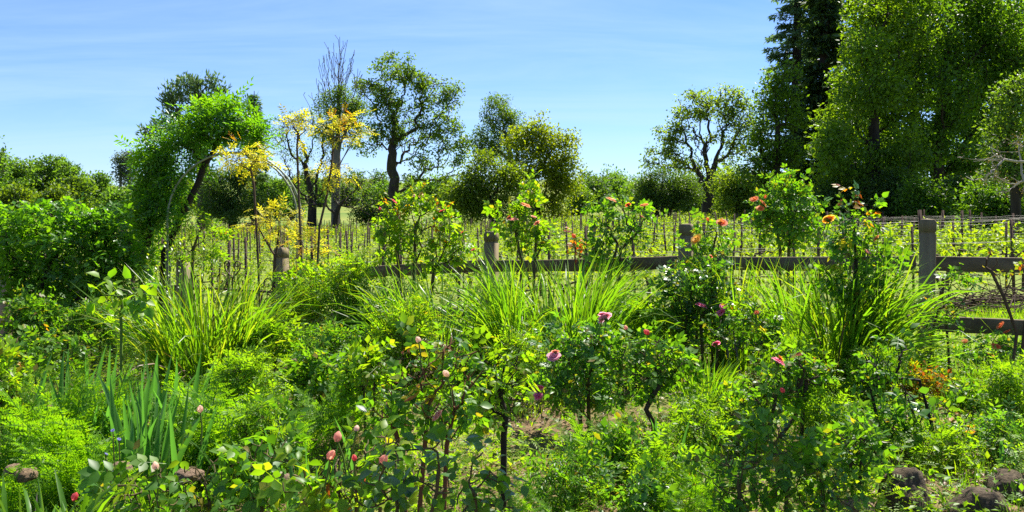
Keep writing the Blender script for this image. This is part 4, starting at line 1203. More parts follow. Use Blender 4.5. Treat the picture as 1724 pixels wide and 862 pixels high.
def fern(label, Y, px, top_py, seed, n=12, lean=.55, group=None, dz=0, size=None):
    rng = np.random.default_rng(seed)
    g = G(px, Y, dz); o = thing('fern', label, 'fern', g, group)
    H = size or (P(px, top_py, Y).z - g.z) * 1.15
    n = int(n * 1.9)
    for i in range(n):
        q = link('frond', FR[i % 5], o)
        s = H * float(rng.uniform(.45, 1.1))
        q.scale = (s, s * float(rng.uniform(.8, 1.2)), s)
        q.location = (float(rng.normal(0, .09)), float(rng.normal(0, .09)), 0)
        q.rotation_euler = Matrix.Rotation(2 * math.pi * (i + float(rng.uniform(-.3, .3))) / n, 3, 'Z').to_euler()
        m = Matrix.Rotation(2 * math.pi * (i + float(rng.uniform(-.3, .3))) / n, 3, 'Z') @ Matrix.Rotation(float(rng.uniform(-.15, lean * .75)), 3, 'Y') @ Matrix.Rotation(float(rng.normal(0, .35)), 3, 'Z')
        q.rotation_euler = m.to_euler()
    return o

# --- the leafy shrub on the left, dark trunks below
rose('large leafy shrub on the left with bright leaf tops over crooked dark trunks', 9.2,
     [[(28, 566), (40, 520), (70, 480), (90, 440)], [(75, 572), (105, 530), (150, 490), (175, 450)], [(195, 560), (170, 520), (150, 480)], [(130, 570), (60, 520), (25, 460)]],
     [(25, 385, 34, 22), (65, 365, 26, 14), (75, 392, 40, 24), (125, 372, 34, 16), (120, 400, 40, 24), (180, 392, 34, 20), (205, 415, 26, 22), (50, 430, 40, 26), (110, 440, 44, 26), (170, 440, 42, 26), (10, 420, 24, 26),
      (85, 470, 54, 20), (180, 475, 40, 18), (40, 490, 30, 16), (140, 490, 40, 14), (215, 455, 18, 20), (160, 375, 24, 14), (20, 460, 24, 14)],
     'wist', 101, 'leafy_shrub', 'shrub', T=TC5s, leaf=.16, cov=2.8, nodes=340, R0=.045, rtip=.005, sprig=.12, bark=B['dark'], crad=.1, expo=.85, up=.6, seg=3, gn=.2)
rose('climbing vine with twisted trunks heaped over the left side of the arch', 10.1,
     [[(232, 482), (240, 440), (252, 395), (264, 340), (275, 290)], [(268, 470), (276, 425), (305, 365), (332, 310), (345, 275), (360, 255)]],
     [(300, 236, 28, 16), (272, 256, 20, 18), (256, 292, 12, 20), (338, 206, 24, 13), (382, 206, 28, 14), (422, 222, 24, 14), (345, 180, 12, 7), (372, 184, 12, 8), (405, 198, 14, 7), (250, 335, 10, 16),
      (312, 258, 22, 14), (282, 306, 14, 16), (360, 226, 28, 14), (398, 232, 28, 12), (438, 240, 14, 10), (264, 280, 14, 16), (335, 236, 20, 13), (395, 176, 8, 5), (252, 250, 10, 8), (246, 375, 9, 18), (262, 320, 16, 20), (256, 350, 12, 20), (278, 270, 18, 20), (300, 285, 16, 14), (244, 405, 12, 20), (262, 365, 14, 18), (288, 345, 13, 14), (302, 318, 13, 12), (238, 440, 10, 16)],
     'wist', 102, 'climbing_vine', 'vine', T=TC7, leaf=.22, cov=4.2, nodes=280, R0=.042, rtip=.006, bark=B['dark'], crad=.08, expo=.8, up=.6, seg=3, gn=.15, depth=.7, sprig=.06)
rose('low leafy side shoots of the vine by the left gate post', 10.0, [(318, 475), (325, 420), (335, 390)],
     [(335, 372, 20, 14), (350, 395, 18, 12), (325, 395, 16, 12), (345, 425, 14, 14), (312, 420, 10, 12)], 'rose_lt', 103, 'leafy_shrub', 'shrub', T=TC7, leaf=.2, cov=1.6, nodes=50, R0=.02)

# --- golden saplings
def sapling(label, Y, stems, blobs, mat, seed, extra=None, **k):
    d = dict(T=TC7, leaf=.13, cov=1.1, nodes=80, R0=.013, rtip=.0025, bark=B['brown'], crad=.04, up=.75, outw=.7, droop=.1, extra=extra, gn=.05, name='golden_sapling', cat='sapling')
    d.update(k)
    nm = d.pop('name'); ct = d.pop('cat')
    return rose(label, Y, stems, blobs, mat, seed, nm, ct, **d)
sapling('slim golden sapling with one flat tuft of orange tipped leaves in front of the arch', 8.8,
        [(440, 520), (434, 430), (430, 360), (427, 310), (422, 285)], [(412, 262, 34, 8), (390, 266, 22, 8), (440, 265, 20, 7), (410, 272, 34, 7), (425, 290, 8, 5)], 'yellow', 111,
        extra=[([(400, 246, 16, 4), (425, 250, 12, 3)], L['orange'], .12, 1.0, TC7)])
sapling('low golden sapling with wide yellow leaves right of the arch', 9.0,
        [[(462, 520), (463, 440), (470, 385)], [(455, 520), (462, 430), (432, 378), (412, 380)]], [(470, 365, 30, 10), (495, 372, 18, 8), (450, 376, 22, 7), (418, 380, 16, 4), (470, 352, 16, 6), (465, 390, 16, 8), (480, 392, 10, 10)], 'yellow', 112)
sapling('tallest golden sapling with orange tipped tiers of leaves rising before the bare trees', 8.5,
        [(532, 520), (535, 430), (538, 380), (550, 330), (558, 280), (562, 230)], [(572, 208, 28, 7), (548, 218, 20, 7), (600, 216, 16, 5), (585, 228, 26, 7), (562, 240, 18, 7), (556, 278, 20, 6), (545, 290, 14, 5), (575, 294, 16, 5), (556, 300, 8, 5)], 'yellow', 113,
        extra=[([(572, 197, 24, 4), (560, 203, 14, 4)], L['orange'], .12, 1.2, TC7)])
sapling('thin golden sapling with a small yellow tuft left of the tallest one', 8.7,
        [(508, 520), (507, 430), (503, 330), (500, 250)], [(500, 205, 24, 8), (515, 216, 14, 5), (485, 212, 12, 6), (500, 228, 8, 5), (505, 292, 10, 4)], 'yellow', 114, cov=1.1)
sapling('orange leaved low sapling beside the gate post', 8.7,
        [(520, 530), (522, 470), (526, 430)], [(515, 415, 22, 10), (540, 425, 18, 12), (500, 405, 16, 8), (530, 400, 14, 8), (505, 440, 14, 10)], 'yellow', 115, cov=.7, extra=[([(540, 425, 16, 8), (505, 410, 12, 6)], L['orange'], .12, .7, TC7)])

# --- roses along the fence
rose('tall yellow green rose bush with small red blooms standing behind the rail', 8.4,
     [[(672, 530), (674, 470), (668, 420)], [(697, 530), (697, 450), (700, 380)], [(712, 530), (730, 460), (748, 420)]],
     [(662, 368, 20, 20), (703, 350, 20, 22), (742, 382, 22, 22), (690, 395, 28, 20), (758, 420, 22, 18), (660, 420, 18, 20), (720, 335, 14, 8), (712, 425, 26, 18), (652, 395, 14, 14), (700, 325, 10, 6), (735, 360, 18, 10), (778, 412, 14, 14), (740, 440, 24, 12)],
     'rose_lt', 121, leaf=.12, cov=1.55, nodes=180, R0=.02, extra=[([(705, 328, 12, 8), (668, 342, 12, 6), (735, 350, 14, 8), (720, 395, 20, 14), (745, 372, 20, 14), (690, 350, 18, 14)], L['rose_rd'], .11, .9, TC5), ([(706, 318, 9, 7), (700, 332, 8, 6)], L['orange'], .1, .9, TC5)],
     flowers=[(663, 341, 'red', .035), (745, 357, 'red', .035), (797, 422, 'red', .028), (640, 352, 'red', .02, 1), (779, 392, 'coral', .022), (697, 330, 'cream', .02, 1)])
rose('rose bush with large peach blooms just right of the middle fence post', 8.2,
     [[(876, 500), (878, 440), (868, 390)], [(895, 500), (900, 440), (905, 370)]],
     [(882, 352, 24, 16), (893, 318, 10, 14), (864, 388, 18, 18), (905, 382, 20, 16), (850, 358, 12, 8), (892, 405, 28, 16), (925, 405, 14, 10), (880, 370, 20, 12), (895, 345, 12, 10)],
     'rose_lt', 122, leaf=.13, cov=1.6, nodes=120, R0=.016, extra=[([(892, 312, 9, 14), (850, 355, 14, 6), (885, 330, 10, 8)], L['yellow'], .12, .5, TC5)],
     flowers=[(884, 347, 'orange', .045), (862, 372, 'peach', .05), (858, 366, 'orange', .03), (905, 377, 'peach', .03), (898, 366, 'peach', .025)])
rose('open branched rose with orange blooms and dark forked canes over the middle rail', 8.3,
     [[(1008, 510), (1030, 450), (1040, 410)], [(1044, 510), (1042, 450), (1045, 420), (1075, 390)]],
     [(1028, 352, 22, 14), (1062, 358, 22, 12), (1020, 382, 20, 16), (1050, 385, 24, 14), (1008, 420, 20, 18), (1085, 372, 14, 12), (1012, 360, 12, 14), (1030, 440, 22, 16), (1075, 400, 16, 8)],
     'rose', 123, leaf=.125, cov=1.45, nodes=130, R0=.018, bark=B['brown'], extra=[([(1035, 345, 20, 8), (1065, 350, 16, 8)], L['rose_lt'], .12, .7, TC5)],
     flowers=[(1028, 338, 'orange', .048), (1085, 347, 'orange', .042), (1058, 346, 'coral', .026), (1079, 366, 'peach', .03)])
rose('red leaved rose shoot between the peach and orange roses', 8.0, [(968, 500), (968, 430), (967, 405)], [(967, 400, 6, 12), (965, 415, 10, 5)], 'red_tip', 124, leaf=.09, nodes=16, R0=.008, bark=B['red'],
     cov=1.3, flowers=[(967, 398, 'coral', .03, 1)])
rose('small rose with one pink orange and one yellow bloom in front of the middle post', 7.4,
     [[(1172, 520), (1175, 450), (1180, 420)], [(1200, 520), (1196, 440), (1205, 400)]],
     [(1195, 395, 22, 10), (1180, 420, 20, 10), (1210, 425, 22, 12), (1195, 378, 8, 8), (1160, 432, 12, 10), (1215, 395, 12, 8), (1190, 442, 24, 10)],
     'rose', 125, leaf=.12, cov=1.5, nodes=90, R0=.012, flowers=[(1215, 377, 'coral', .042), (1213, 374, 'yellow', .035), (1174, 405, 'yellow', .05), (1192, 370, 'coral', .022, 1), (1196, 433, 'peach', .02)])
rose('rounded bright green rose bush with orange blooms on its left behind the right rail', 8.9,
     [[(1312, 470), (1314, 425), (1308, 380)], [(1326, 470), (1328, 420), (1335, 370)]],
     [(1320, 345, 32, 20), (1308, 318, 16, 14), (1345, 325, 16, 14), (1300, 372, 30, 22), (1342, 375, 28, 22), (1320, 395, 34, 16), (1290, 350, 16, 14), (1355, 350, 16, 18), (1328, 300, 8, 8)],
     'rose', 126, leaf=.115, cov=2.0, nodes=200, R0=.018, crad=.06, extra=[([(1322, 312, 24, 14), (1345, 330, 16, 16), (1300, 340, 22, 16)], L['rose_lt'], .11, .9, TC5), ([(1318, 297, 16, 5), (1340, 308, 12, 5)], L['rose_rd'], .1, .8, TC5)], flowers=[(1270, 337, 'coral', .04), (1283, 343, 'orange', .045), (1280, 352, 'orange', .04), (1288, 332, 'coral', .025, 1)])
rose('standard rose on a bare trunk with a red young top, left of the right post', 6.6,
     [(1438, 640), (1441, 590), (1440, 540), (1442, 490), (1441, 440), (1438, 380)],
     [(1438, 485, 40, 18), (1470, 470, 24, 16), (1405, 470, 22, 16), (1430, 440, 32, 16), (1470, 425, 22, 12), (1440, 405, 28, 14), (1410, 410, 16, 10), (1438, 372, 20, 14), (1460, 350, 14, 6), (1425, 352, 10, 8), (1490, 440, 14, 8), (1445, 505, 30, 8)],
     'rose', 127, leaf=.13, cov=1.9, nodes=170, R0=.024, bark=B['dark'], first=3,
     extra=[([(1438, 328, 12, 8), (1448, 322, 10, 6), (1430, 335, 8, 5)], L['red_tip'], .11, 1.1, TC5), ([(1438, 355, 18, 10), (1440, 390, 20, 10), (1470, 425, 22, 8), (1505, 438, 12, 4)], L['rose_rd'], .12, .6, TC5), ([(1430, 420, 30, 10)], L['yellow'], .11, .4, TC5)],
     flowers=[(1396, 372, 'yellow', .045), (1393, 370, 'orange', .03), (1477, 402, 'orange', .03), (1460, 425, 'peach', .022)])
rose('dark leaved rose with bright pink blooms in the middle of the bed', 7.0,
     [[(1150, 600), (1155, 540), (1165, 490)], [(1185, 600), (1180, 540), (1200, 500)], [(1205, 600), (1210, 550), (1225, 520)]],
     [(1168, 468, 40, 14), (1150, 500, 30, 20), (1200, 490, 30, 18), (1130, 480, 22, 14), (1180, 520, 32, 16), (1215, 535, 22, 16), (1140, 540, 26, 16), (1200, 455, 18, 8)],
     'rose_dk', 128, leaf=.11, cov=1.9, nodes=150, R0=.016, extra=[([(1180, 462, 30, 8), (1210, 520, 16, 10)], L['rose_rd'], .1, .4, TC5)],
     flowers=[(1180, 517, 'magenta', .05), (1214, 528, 'magenta', .042), (1219, 517, 'magenta', .034)])
rose('thin stemmed pale rose bush with a single pink bloom behind the bare strip of grass', 6.5,
     [[(1232, 645), (1225, 590), (1215, 560)], [(1250, 645), (1240, 590), (1235, 560)], [(1290, 640), (1280, 590), (1262, 560)]],
     [(1215, 560, 24, 14), (1245, 545, 26, 16), (1270, 570, 26, 16), (1240, 580, 24, 12), (1290, 545, 16, 14), (1300, 580, 20, 14), (1270, 525, 20, 10)],
     'rose', 129, leaf=.095, cov=1.3, nodes=110, R0=.009, bark=B['grey'], extra=[([(1282, 555, 14, 8)], L['yellow'], .09, .4, TC5)], flowers=[(1206, 580, 'magenta', .03), (1274, 527, 'coral', .018)])
# --- roses in the middle of the bed
rose('grey green rose bush with pale pink blooms on its left edge, centre of the bed', 5.7,
     [[(978, 700), (975, 660), (962, 620)], [(992, 700), (990, 650), (1000, 590)]],
     [(958, 590, 34, 22), (1000, 568, 30, 14), (940, 625, 26, 20), (985, 615, 32, 22), (965, 650, 34, 18), (1010, 640, 30, 22), (930, 655, 18, 14), (1015, 590, 24, 16), (990, 672, 30, 10)],
     'rose_bl', 131, leaf=.115, cov=2.0, nodes=170, R0=.014, extra=[([(985, 565, 34, 8), (1010, 600, 20, 14)], L['rose_lt'], .11, .6, TC5)],
     flowers=[(1020, 537, 'pink', .05), (1016, 532, 'pink', .035), (932, 602, 'pink', .045), (935, 594, 'peach', .025), (906, 656, 'magenta', .036), (905, 668, 'magenta', .034)])
rose('rose with a crooked trunk and pale arching leaf sprays right of the pink rose', 5.3,
     [(1103, 742), (1100, 712), (1088, 690), (1098, 668), (1112, 648), (1102, 618)],
     [(1060, 600, 34, 16), (1100, 600, 34, 18), (1140, 598, 22, 10), (1080, 575, 34, 12), (1120, 625, 30, 16), (1060, 635, 34, 20), (1150, 620, 16, 6), (1045, 665, 26, 16), (1100, 650, 26, 14)],
     'rose', 132, leaf=.115, cov=1.8, nodes=170, R0=.018, bark=B['brown'], first=4, gn=.08, extra=[([(1110, 590, 44, 12), (1140, 610, 26, 10)], L['rose_lt'], .12, .7, TC5)], flowers=[(1090, 560, 'red', .026, 1), (1054, 553, 'peach', .02, 1)])
rose('leggy rose with one magenta bloom and a red bud, right half of the bed', 5.1,
     [[(1285, 745), (1300, 700), (1310, 655)], [(1295, 745), (1340, 700), (1350, 640)], [(1348, 750), (1352, 690), (1358, 640)]],
     [(1290, 650, 30, 18), (1335, 615, 26, 14), (1310, 630, 22, 16), (1268, 685, 26, 18), (1365, 640, 24, 16), (1330, 665, 24, 14), (1385, 625, 18, 8), (1345, 600, 20, 6), (1275, 660, 20, 14)],
     'rose', 133, leaf=.1, cov=1.5, nodes=140, R0=.014, bark=B['brown'], extra=[([(1345, 600, 30, 8), (1385, 618, 16, 6), (1265, 640, 14, 8)], L['rose_rd'], .095, .6, TC5)],
     flowers=[(1309, 611, 'magenta', .042), (1313, 604, 'coral', .02), (1318, 658, 'red', .022, 1)])
rose('large sunlit rose with reddish canes and wide yellow green leaves left of centre', 3.9,
     [[(700, 810), (716, 740), (722, 680)], [(745, 812), (752, 750), (765, 690)], [(690, 810), (672, 750), (660, 700)]],
     [(735, 595, 30, 18), (705, 630, 34, 22), (770, 640, 34, 24), (668, 660, 28, 20), (730, 680, 38, 24), (690, 710, 36, 24), (770, 700, 36, 24), (740, 580, 20, 10), (650, 700, 24, 20), (780, 600, 20, 10)],
     'rose', 134, leaf=.118, cov=1.25, nodes=150, R0=.012, bark=B['red'], extra=[([(735, 580, 24, 10), (700, 605, 20, 10), (785, 590, 14, 10), (690, 650, 30, 16)], L['rose_rd'], .14, .55, TC5), ([(770, 640, 40, 30)], L['rose_lt'], .14, .5, TC5)],
     flowers=[(739, 702, 'peach', .028), (705, 573, 'cream', .02, 1), (752, 630, 'cream', .022, 1)])
rose('rose with a dark upright trunk and light leaves just right of the reddish rose', 4.3,
     [(848, 775), (848, 735), (852, 700), (840, 660)],
     [(830, 610, 26, 14), (860, 640, 26, 16), (835, 650, 28, 18), (870, 680, 22, 16), (820, 690, 24, 16), (855, 610, 22, 14), (890, 640, 14, 10)],
     'rose_lt', 135, leaf=.11, cov=1.5, nodes=110, R0=.018, bark=B['dark'], first=2, extra=[([(840, 630, 30, 20)], L['rose'], .11, .6, TC5)])
# --- near shaded rose with large leaves, every leaf a part
def leafy_parts(label, Y, trunk, blobs, seed, mats, size=.085, n=200, nodes=70, R0=.01, bark=B['cane'], name='rose_bush', cat='rose bush', flowers=()):
    rng = np.random.default_rng(seed)
    inits = trunk if isinstance(trunk[0], list) else [trunk]
    I = []
    for tr in inits:
        ip = [np.array(P(q[0], q[1], Y)) for q in tr]
        ip[0][2] = float(ground_z(ip[0][0], ip[0][1])) - .03
        I.append(np.array(ip))
    base = np.array([I[0][0][0], I[0][0][1], float(ground_z(I[0][0][0], I[0][0][1]))])
    o = thing(name, label, cat, base)
    pts = blob_points(auto_dy(blobs, Y, rng, .12), Y, nodes, rng, .7)
    mids = np.array([i[-1] for i in I]); near = np.linalg.norm(pts[:, None] - mids[None], axis=2).argmin(1)
    sb = MB()
    for k, ini in enumerate(I):
        gi = np.where(near == k)[0]
        if len(gi) == 0: continue
        Pn, par, _ = mst(ini, pts[gi], .3, 1)
        v, f, c, r = branch_vf(Pn, par, R0, .0028, 5, rng, .1, .4, 2); sb.add(v, f)
    link('stem', sb.mesh('stem', bark, True, base), o)
    lm = []
    for mi, m in enumerate(mats):
        for q in range(3):
            T = T_leaf(.6 + .08 * q, .08 + .05 * q, .08 + .08 * q)
            mb = MB(); mb.add(*T); lm.append(mb.mesh('leaf', L[m]))
    ctr = pts.mean(0)
    for i in range(n):
        p = pts[rng.integers(len(pts))] + rng.normal(0, .05, 3)
        q = link('leaf', lm[int(rng.integers(len(lm)))], o)
        fw = norm(rng.normal(0, .7, 3) + norm(p - ctr) * .6 - np.array([0, 0, .25])); up = norm(rng.normal(0, .4, 3) + np.array([0, 0, 1.0]))
        x = norm(np.cross(fw, up)); z = np.cross(x, fw)
        s = size * rng.uniform(.6, 1.25)
        M = Matrix(((x[0], fw[0], z[0], 0), (x[1], fw[1], z[1], 0), (x[2], fw[2], z[2], 0), (0, 0, 0, 1)))
        q.matrix_local = Matrix.Translation(Vector(p - base)) @ M @ Matrix.Scale(s, 4)
    blooms(o, base, Y, flowers)
    return o
leafy_parts('dark glossy leaved rose bush in shade, nearest the viewer at the bottom centre', 2.7,
            [[(720, 1000), (725, 900), (735, 830)], [(800, 1000), (805, 900), (800, 840)], [(660, 1000), (665, 900), (670, 850)]],
            [(700, 790, 50, 24), (760, 800, 50, 30), (650, 770, 30, 20), (820, 810, 36, 28), (690, 840, 60, 26), (780, 850, 60, 26), (620, 830, 36, 30), (740, 760, 30, 16), (860, 850, 30, 22), (810, 770, 20, 16)],
            141, ['rose_dk', 'rose', 'rose_dk'], .052, 240, 80, .0065)
leafy_parts('young shoot with broad lime green leaves in front of the left shrub', 6.6,
            [(205, 590), (204, 550), (203, 525)], [(185, 495, 18, 14), (225, 500, 22, 12), (205, 520, 24, 10), (180, 480, 8, 6), (240, 490, 14, 8)],
            142, ['rose_lt', 'rose_lt', 'wist'], .1, 70, 24, .012, B['green'], 'leafy_shoot', 'shrub')
leafy_parts('sparse dark broad leaved sapling with leaning stems in the right half of the bed', 4.9,
            [[(1560, 790), (1545, 720), (1525, 660)], [(1575, 780), (1560, 700), (1540, 640)]], [(1530, 670, 18, 14), (1555, 685, 14, 10), (1520, 650, 10, 8)],
            143, ['rose_dk'], .085, 22, 10, .008, B['brown'], 'sapling', 'sapling')
# --- low roses at the bottom edge
rose('low spreading rose with broad mid green leaves at the bottom left', 3.6,
     [[(350, 905), (352, 850), (345, 810)], [(260, 905), (255, 850), (250, 820)], [(440, 905), (440, 840), (440, 800)]],
     [(420, 765, 44, 16), (350, 800, 50, 20), (250, 812, 50, 18), (400, 825, 50, 22), (320, 842, 56, 18), (240, 848, 50, 14), (460, 790, 36, 20), (200, 830, 30, 14), (440, 850, 40, 14)],
     'rose', 151, leaf=.14, cov=1.5, nodes=160, R0=.01, extra=[([(420, 760, 40, 12), (250, 805, 50, 12), (350, 795, 40, 12)], L['rose_lt'], .14, .5, TC5)], flowers=[(262, 786, 'cream', .022, 1), (337, 690, 'cream', .02, 1), (125, 838, 'red', .022, 1)])
rose('low rose with four peach tulip shaped buds at the bottom, left of centre', 3.1,
     [[(575, 880), (572, 830), (570, 770)], [(600, 880), (600, 830), (598, 790)], [(640, 880), (640, 830), (644, 800)], [(520, 880), (515, 830), (512, 810)]],
     [(560, 810, 40, 18), (620, 790, 40, 16), (520, 830, 40, 20), (600, 835, 44, 16), (655, 745, 24, 16), (630, 760, 26, 12), (560, 845, 50, 14)],
     'rose_lt', 152, leaf=.13, cov=1.5, nodes=110, R0=.008, extra=[([(620, 800, 40, 16)], L['rose_rd'], .12, .5, TC5), ([(520, 830, 50, 24)], L['rose'], .13, .7, TC5)],
     flowers=[(568, 738, 'peach', .024, 1), (556, 768, 'peach', .024, 1), (597, 772, 'red', .015, 1), (644, 776, 'peach', .024, 1), (600, 723, 'cream', .016, 1), (610, 810, 'coral', .014, 1)])
rose('wide dark rose bush in shade at the bottom right of centre', 3.7,
     [[(1240, 890), (1245, 830), (1250, 790)], [(1320, 890), (1325, 830), (1330, 780)], [(1390, 890), (1385, 840), (1380, 800)]],
     [(1245, 770, 44, 20), (1300, 755, 40, 18), (1350, 790, 44, 24), (1215, 810, 34, 20), (1280, 820, 50, 22), (1350, 835, 50, 20), (1240, 850, 44, 12), (1400, 805, 30, 20), (1310, 725, 20, 12), (1420, 840, 24, 14)],
     'rose', 153, leaf=.1, cov=1.35, nodes=190, R0=.01, extra=[([(1245, 755, 44, 12), (1310, 745, 44, 14)], L['rose'], .11, .8, TC5)])
rose('thin rose with orange tinted leaves and crossing dark canes above the big rock', 4.9,
     [[(1585, 800), (1570, 720), (1548, 640)], [(1500, 790), (1480, 720), (1465, 650)], [(1600, 800), (1625, 740), (1640, 690)]],
     [(1480, 610, 34, 16), (1515, 585, 24, 12), (1500, 640, 26, 14), (1610, 700, 30, 14), (1580, 690, 20, 12), (1460, 650, 20, 14), (1640, 720, 24, 10), (1560, 740, 30, 14)],
     'rose', 154, leaf=.1, cov=.95, nodes=90, R0=.01, bark=B['dark'], extra=[([(1605, 700, 28, 12), (1640, 722, 22, 8)], L['orange'], .09, .7, TC5)])
rose('rose sprays leaning against the right post with gold tipped leaves', 6.6,
     [[(1598, 640), (1597, 590), (1592, 530)], [(1560, 620), (1570, 560), (1580, 520)]],
     [(1605, 470, 26, 10), (1590, 500, 22, 14), (1625, 480, 20, 8), (1575, 520, 16, 12), (1605, 535, 18, 14), (1640, 465, 12, 6), (1550, 545, 16, 10)],
     'rose', 155, leaf=.09, cov=.7, nodes=60, R0=.01, bark=B['brown'], extra=[([(1610, 470, 24, 8), (1575, 505, 14, 8)], L['rose_rd'], .095, .6, TC5)])
rose('low bushy plant with red orange flowers under the lower rail at the right', 6.9,
     [[(1672, 640), (1672, 600)], [(1700, 640), (1700, 600)]],
     [(1668, 588, 26, 16), (1695, 582, 24, 16), (1690, 605, 30, 16), (1640, 600, 16, 14)],
     'rose_bl', 156, 'flowering_plant', 'plant', sprig=0.0, leaf=.085, cov=1.4, nodes=70, R0=.008, flowers=[(1686, 549, 'coral', .032), (1696, 560, 'coral', .028), (1676, 585, 'coral', .03), (1668, 598, 'orange', .025), (1625, 575, 'orange', .022)])
rose('bare forked cane standing in front of the rails at the right edge', 6.0,
     [[(1698, 640), (1712, 560), (1690, 500), (1668, 455)], [(1712, 560), (1735, 470), (1728, 420)]],
     [(1665, 440, 14, 14), (1722, 430, 14, 14), (1690, 465, 14, 10)], 'rose_rd', 157, 'bare_cane', 'rose cane', leaf=.07, cov=.25, nodes=16, R0=.012, bark=B['brown'], first=2)
rose('low rose with orange red leaf tips under the left shrub', 6.8,
     [[(60, 640), (60, 610)], [(110, 630), (105, 590)], [(20, 640), (22, 610)]],
     [(60, 600, 36, 12), (100, 572, 36, 10), (30, 580, 26, 14), (130, 590, 24, 12), (90, 605, 40, 10), (20, 620, 24, 14)],
     'rose', 158, leaf=.12, cov=1.8, nodes=90, R0=.009, extra=[([(90, 550, 12, 5), (48, 622, 14, 5), (15, 640, 14, 5)], L['orange'], .1, 1.0, TC5), ([(80, 585, 50, 14)], L['rose_lt'], .11, .5, TC5)])
# --- leafy filler shrubs between
SH = [
 ('soft light green shrub behind the strap leaves, left of the rail end', 7.9, 505, 485, 44, 555, 'rose_lt', .085),
 ('bright green mounded shrub right of the big strap leaf tuft', 7.2, 455, 545, 46, 615, 'weed', .08),
 ('leafy green shrub in front of the dark strap leaf tuft', 6.9, 545, 560, 46, 635, 'rose', .09),
 ('dark centred green shrub in the left middle of the bed', 6.1, 530, 600, 44, 690, 'rose', .09),
 ('feathery pale green shrub left of the fern pair', 5.7, 415, 605, 50, 690, 'weed', .07),
 ('small sunny shrub with a forked stem left of the reddish rose', 5.5, 620, 590, 36, 690, 'rose_lt', .085),
 ('loose yellow green shrub with orange tinted tips before the left rail', 7.0, 685, 520, 44, 600, 'rose_lt', .08),
 ('light green shrub at the foot of the golden saplings', 8.3, 520, 455, 34, 520, 'rose_lt', .07),
 ('pale leafy shrub below the tall yellow green rose', 7.9, 590, 440, 30, 520, 'rose_lt', .08),
 ('low olive shrub right of the long leaf tuft in the centre', 6.9, 1090, 510, 36, 585, 'weed', .075),
 ('small leafy shrub between the two centre roses and the tuft', 6.3, 880, 565, 34, 650, 'rose_lt', .08),
 ('fresh green shrub behind the leggy magenta rose', 6.0, 1335, 575, 34, 650, 'weed', .07),
 ('light green weedy shrub in front of the right strap leaf tuft', 6.0, 1480, 600, 40, 670, 'weed', .07),
 ('low bright shrub at the far left edge of the bed', 5.6, 10, 610, 44, 720, 'rose_lt', .09),
 ('small rounded shrub under the vine trunks', 8.2, 245, 540, 34, 590, 'rose', .09),
 ('low shrub behind the peach budded rose', 4.6, 460, 700, 34, 790, 'rose', .09),
 ('soft shrub beside the crooked trunked rose', 4.9, 1180, 690, 36, 780, 'weed', .08),
 ('leafy shrub between the shaded rose and the big rock', 4.2, 1440, 720, 34, 815, 'rose', .08),
 ('ferny green shrub at the right edge of the bed', 5.3, 1700, 620, 34, 730, 'weed', .07),
 ('shaded low foliage filling the foot of the left shrub', 8.4, 60, 505, 52, 590, 'rose', .08),
 ('shaded leafy mound between the left shrub and the vine trunks', 8.5, 160, 515, 46, 590, 'rose', .075),
 ('low dark green plant under the centre roses', 4.6, 1035, 735, 40, 805, 'rose', .08),
 ('bright weedy plant before the crooked trunk', 4.4, 1110, 760, 36, 830, 'weed', .07),
 ('small sunlit shrub under the leggy magenta rose', 5.1, 1245, 690, 34, 760, 'rose_lt', .075),
 ('low weedy mound right of the leggy magenta rose', 5.1, 1390, 680, 40, 755, 'weed', .065),
 ('grey green low shrub between the thin canes', 5.0, 1490, 690, 38, 770, 'rose_bl', .07),
 ('bright low plant just above the long dark rock', 4.7, 1590, 735, 40, 800, 'weed', .065),
 ('mid green mound in the right lawn', 5.7, 1640, 655, 38, 722, 'rose', .07),
 ('leafy plant above the flat lit rock', 4.8, 1690, 715, 34, 792, 'rose_bl', .07),
 ('low green mound behind the bare soil strip', 6.0, 1210, 640, 36, 700, 'rose', .065),
 ('low bright mound at the foot of the standard rose', 5.9, 1400, 645, 34, 708, 'weed', .06),
 ('olive tinted mound behind the leaning stems', 6.0, 1545, 630, 36, 700, 'rose_rd', .06),
 ('dark green mound at the bottom edge left of the lime fern', 4.2, 960, 780, 44, 850, 'rose', .075),
 ('low mid green plant at the bottom edge right of centre', 4.05, 1080, 805, 40, 870, 'rose_bl', .075),
 ('small bright shrub left of the iris fan', 4.5, 430, 690, 30, 770, 'weed', .07),
]
for i, (lab, Y, px, top, hw_, bot, m, lf) in enumerate(SH):
    h = bot - top
    rr = np.random.default_rng(2000 + i)
    bl = [(px, top + h * .25, hw_ * .6, h * .24), (px - hw_ * .5, top + h * .42, hw_ * .5, h * .26), (px + hw_ * .5, top + h * .4, hw_ * .5, h * .26), (px + rr.uniform(-.4, .4) * hw_, top + h * .1, hw_ * .3, h * .12),
          (px, top + h * .62, hw_ * .9, h * .28), (px + rr.uniform(-.7, .7) * hw_, top + h * .3, hw_ * .4, h * .2)]
    rose(lab, Y, [[(px - 4, bot), (px - 8, bot - h * .4)], [(px + 6, bot), (px + 10, bot - h * .4)]], bl, m, 2100 + i, 'garden_shrub', 'shrub', T=(TC5s if i % 2 else TC7), leaf=lf * 1.5, cov=1.9, nodes=90, R0=.009, crad=.05, bark=B['brown'] if i % 2 else B['cane'])
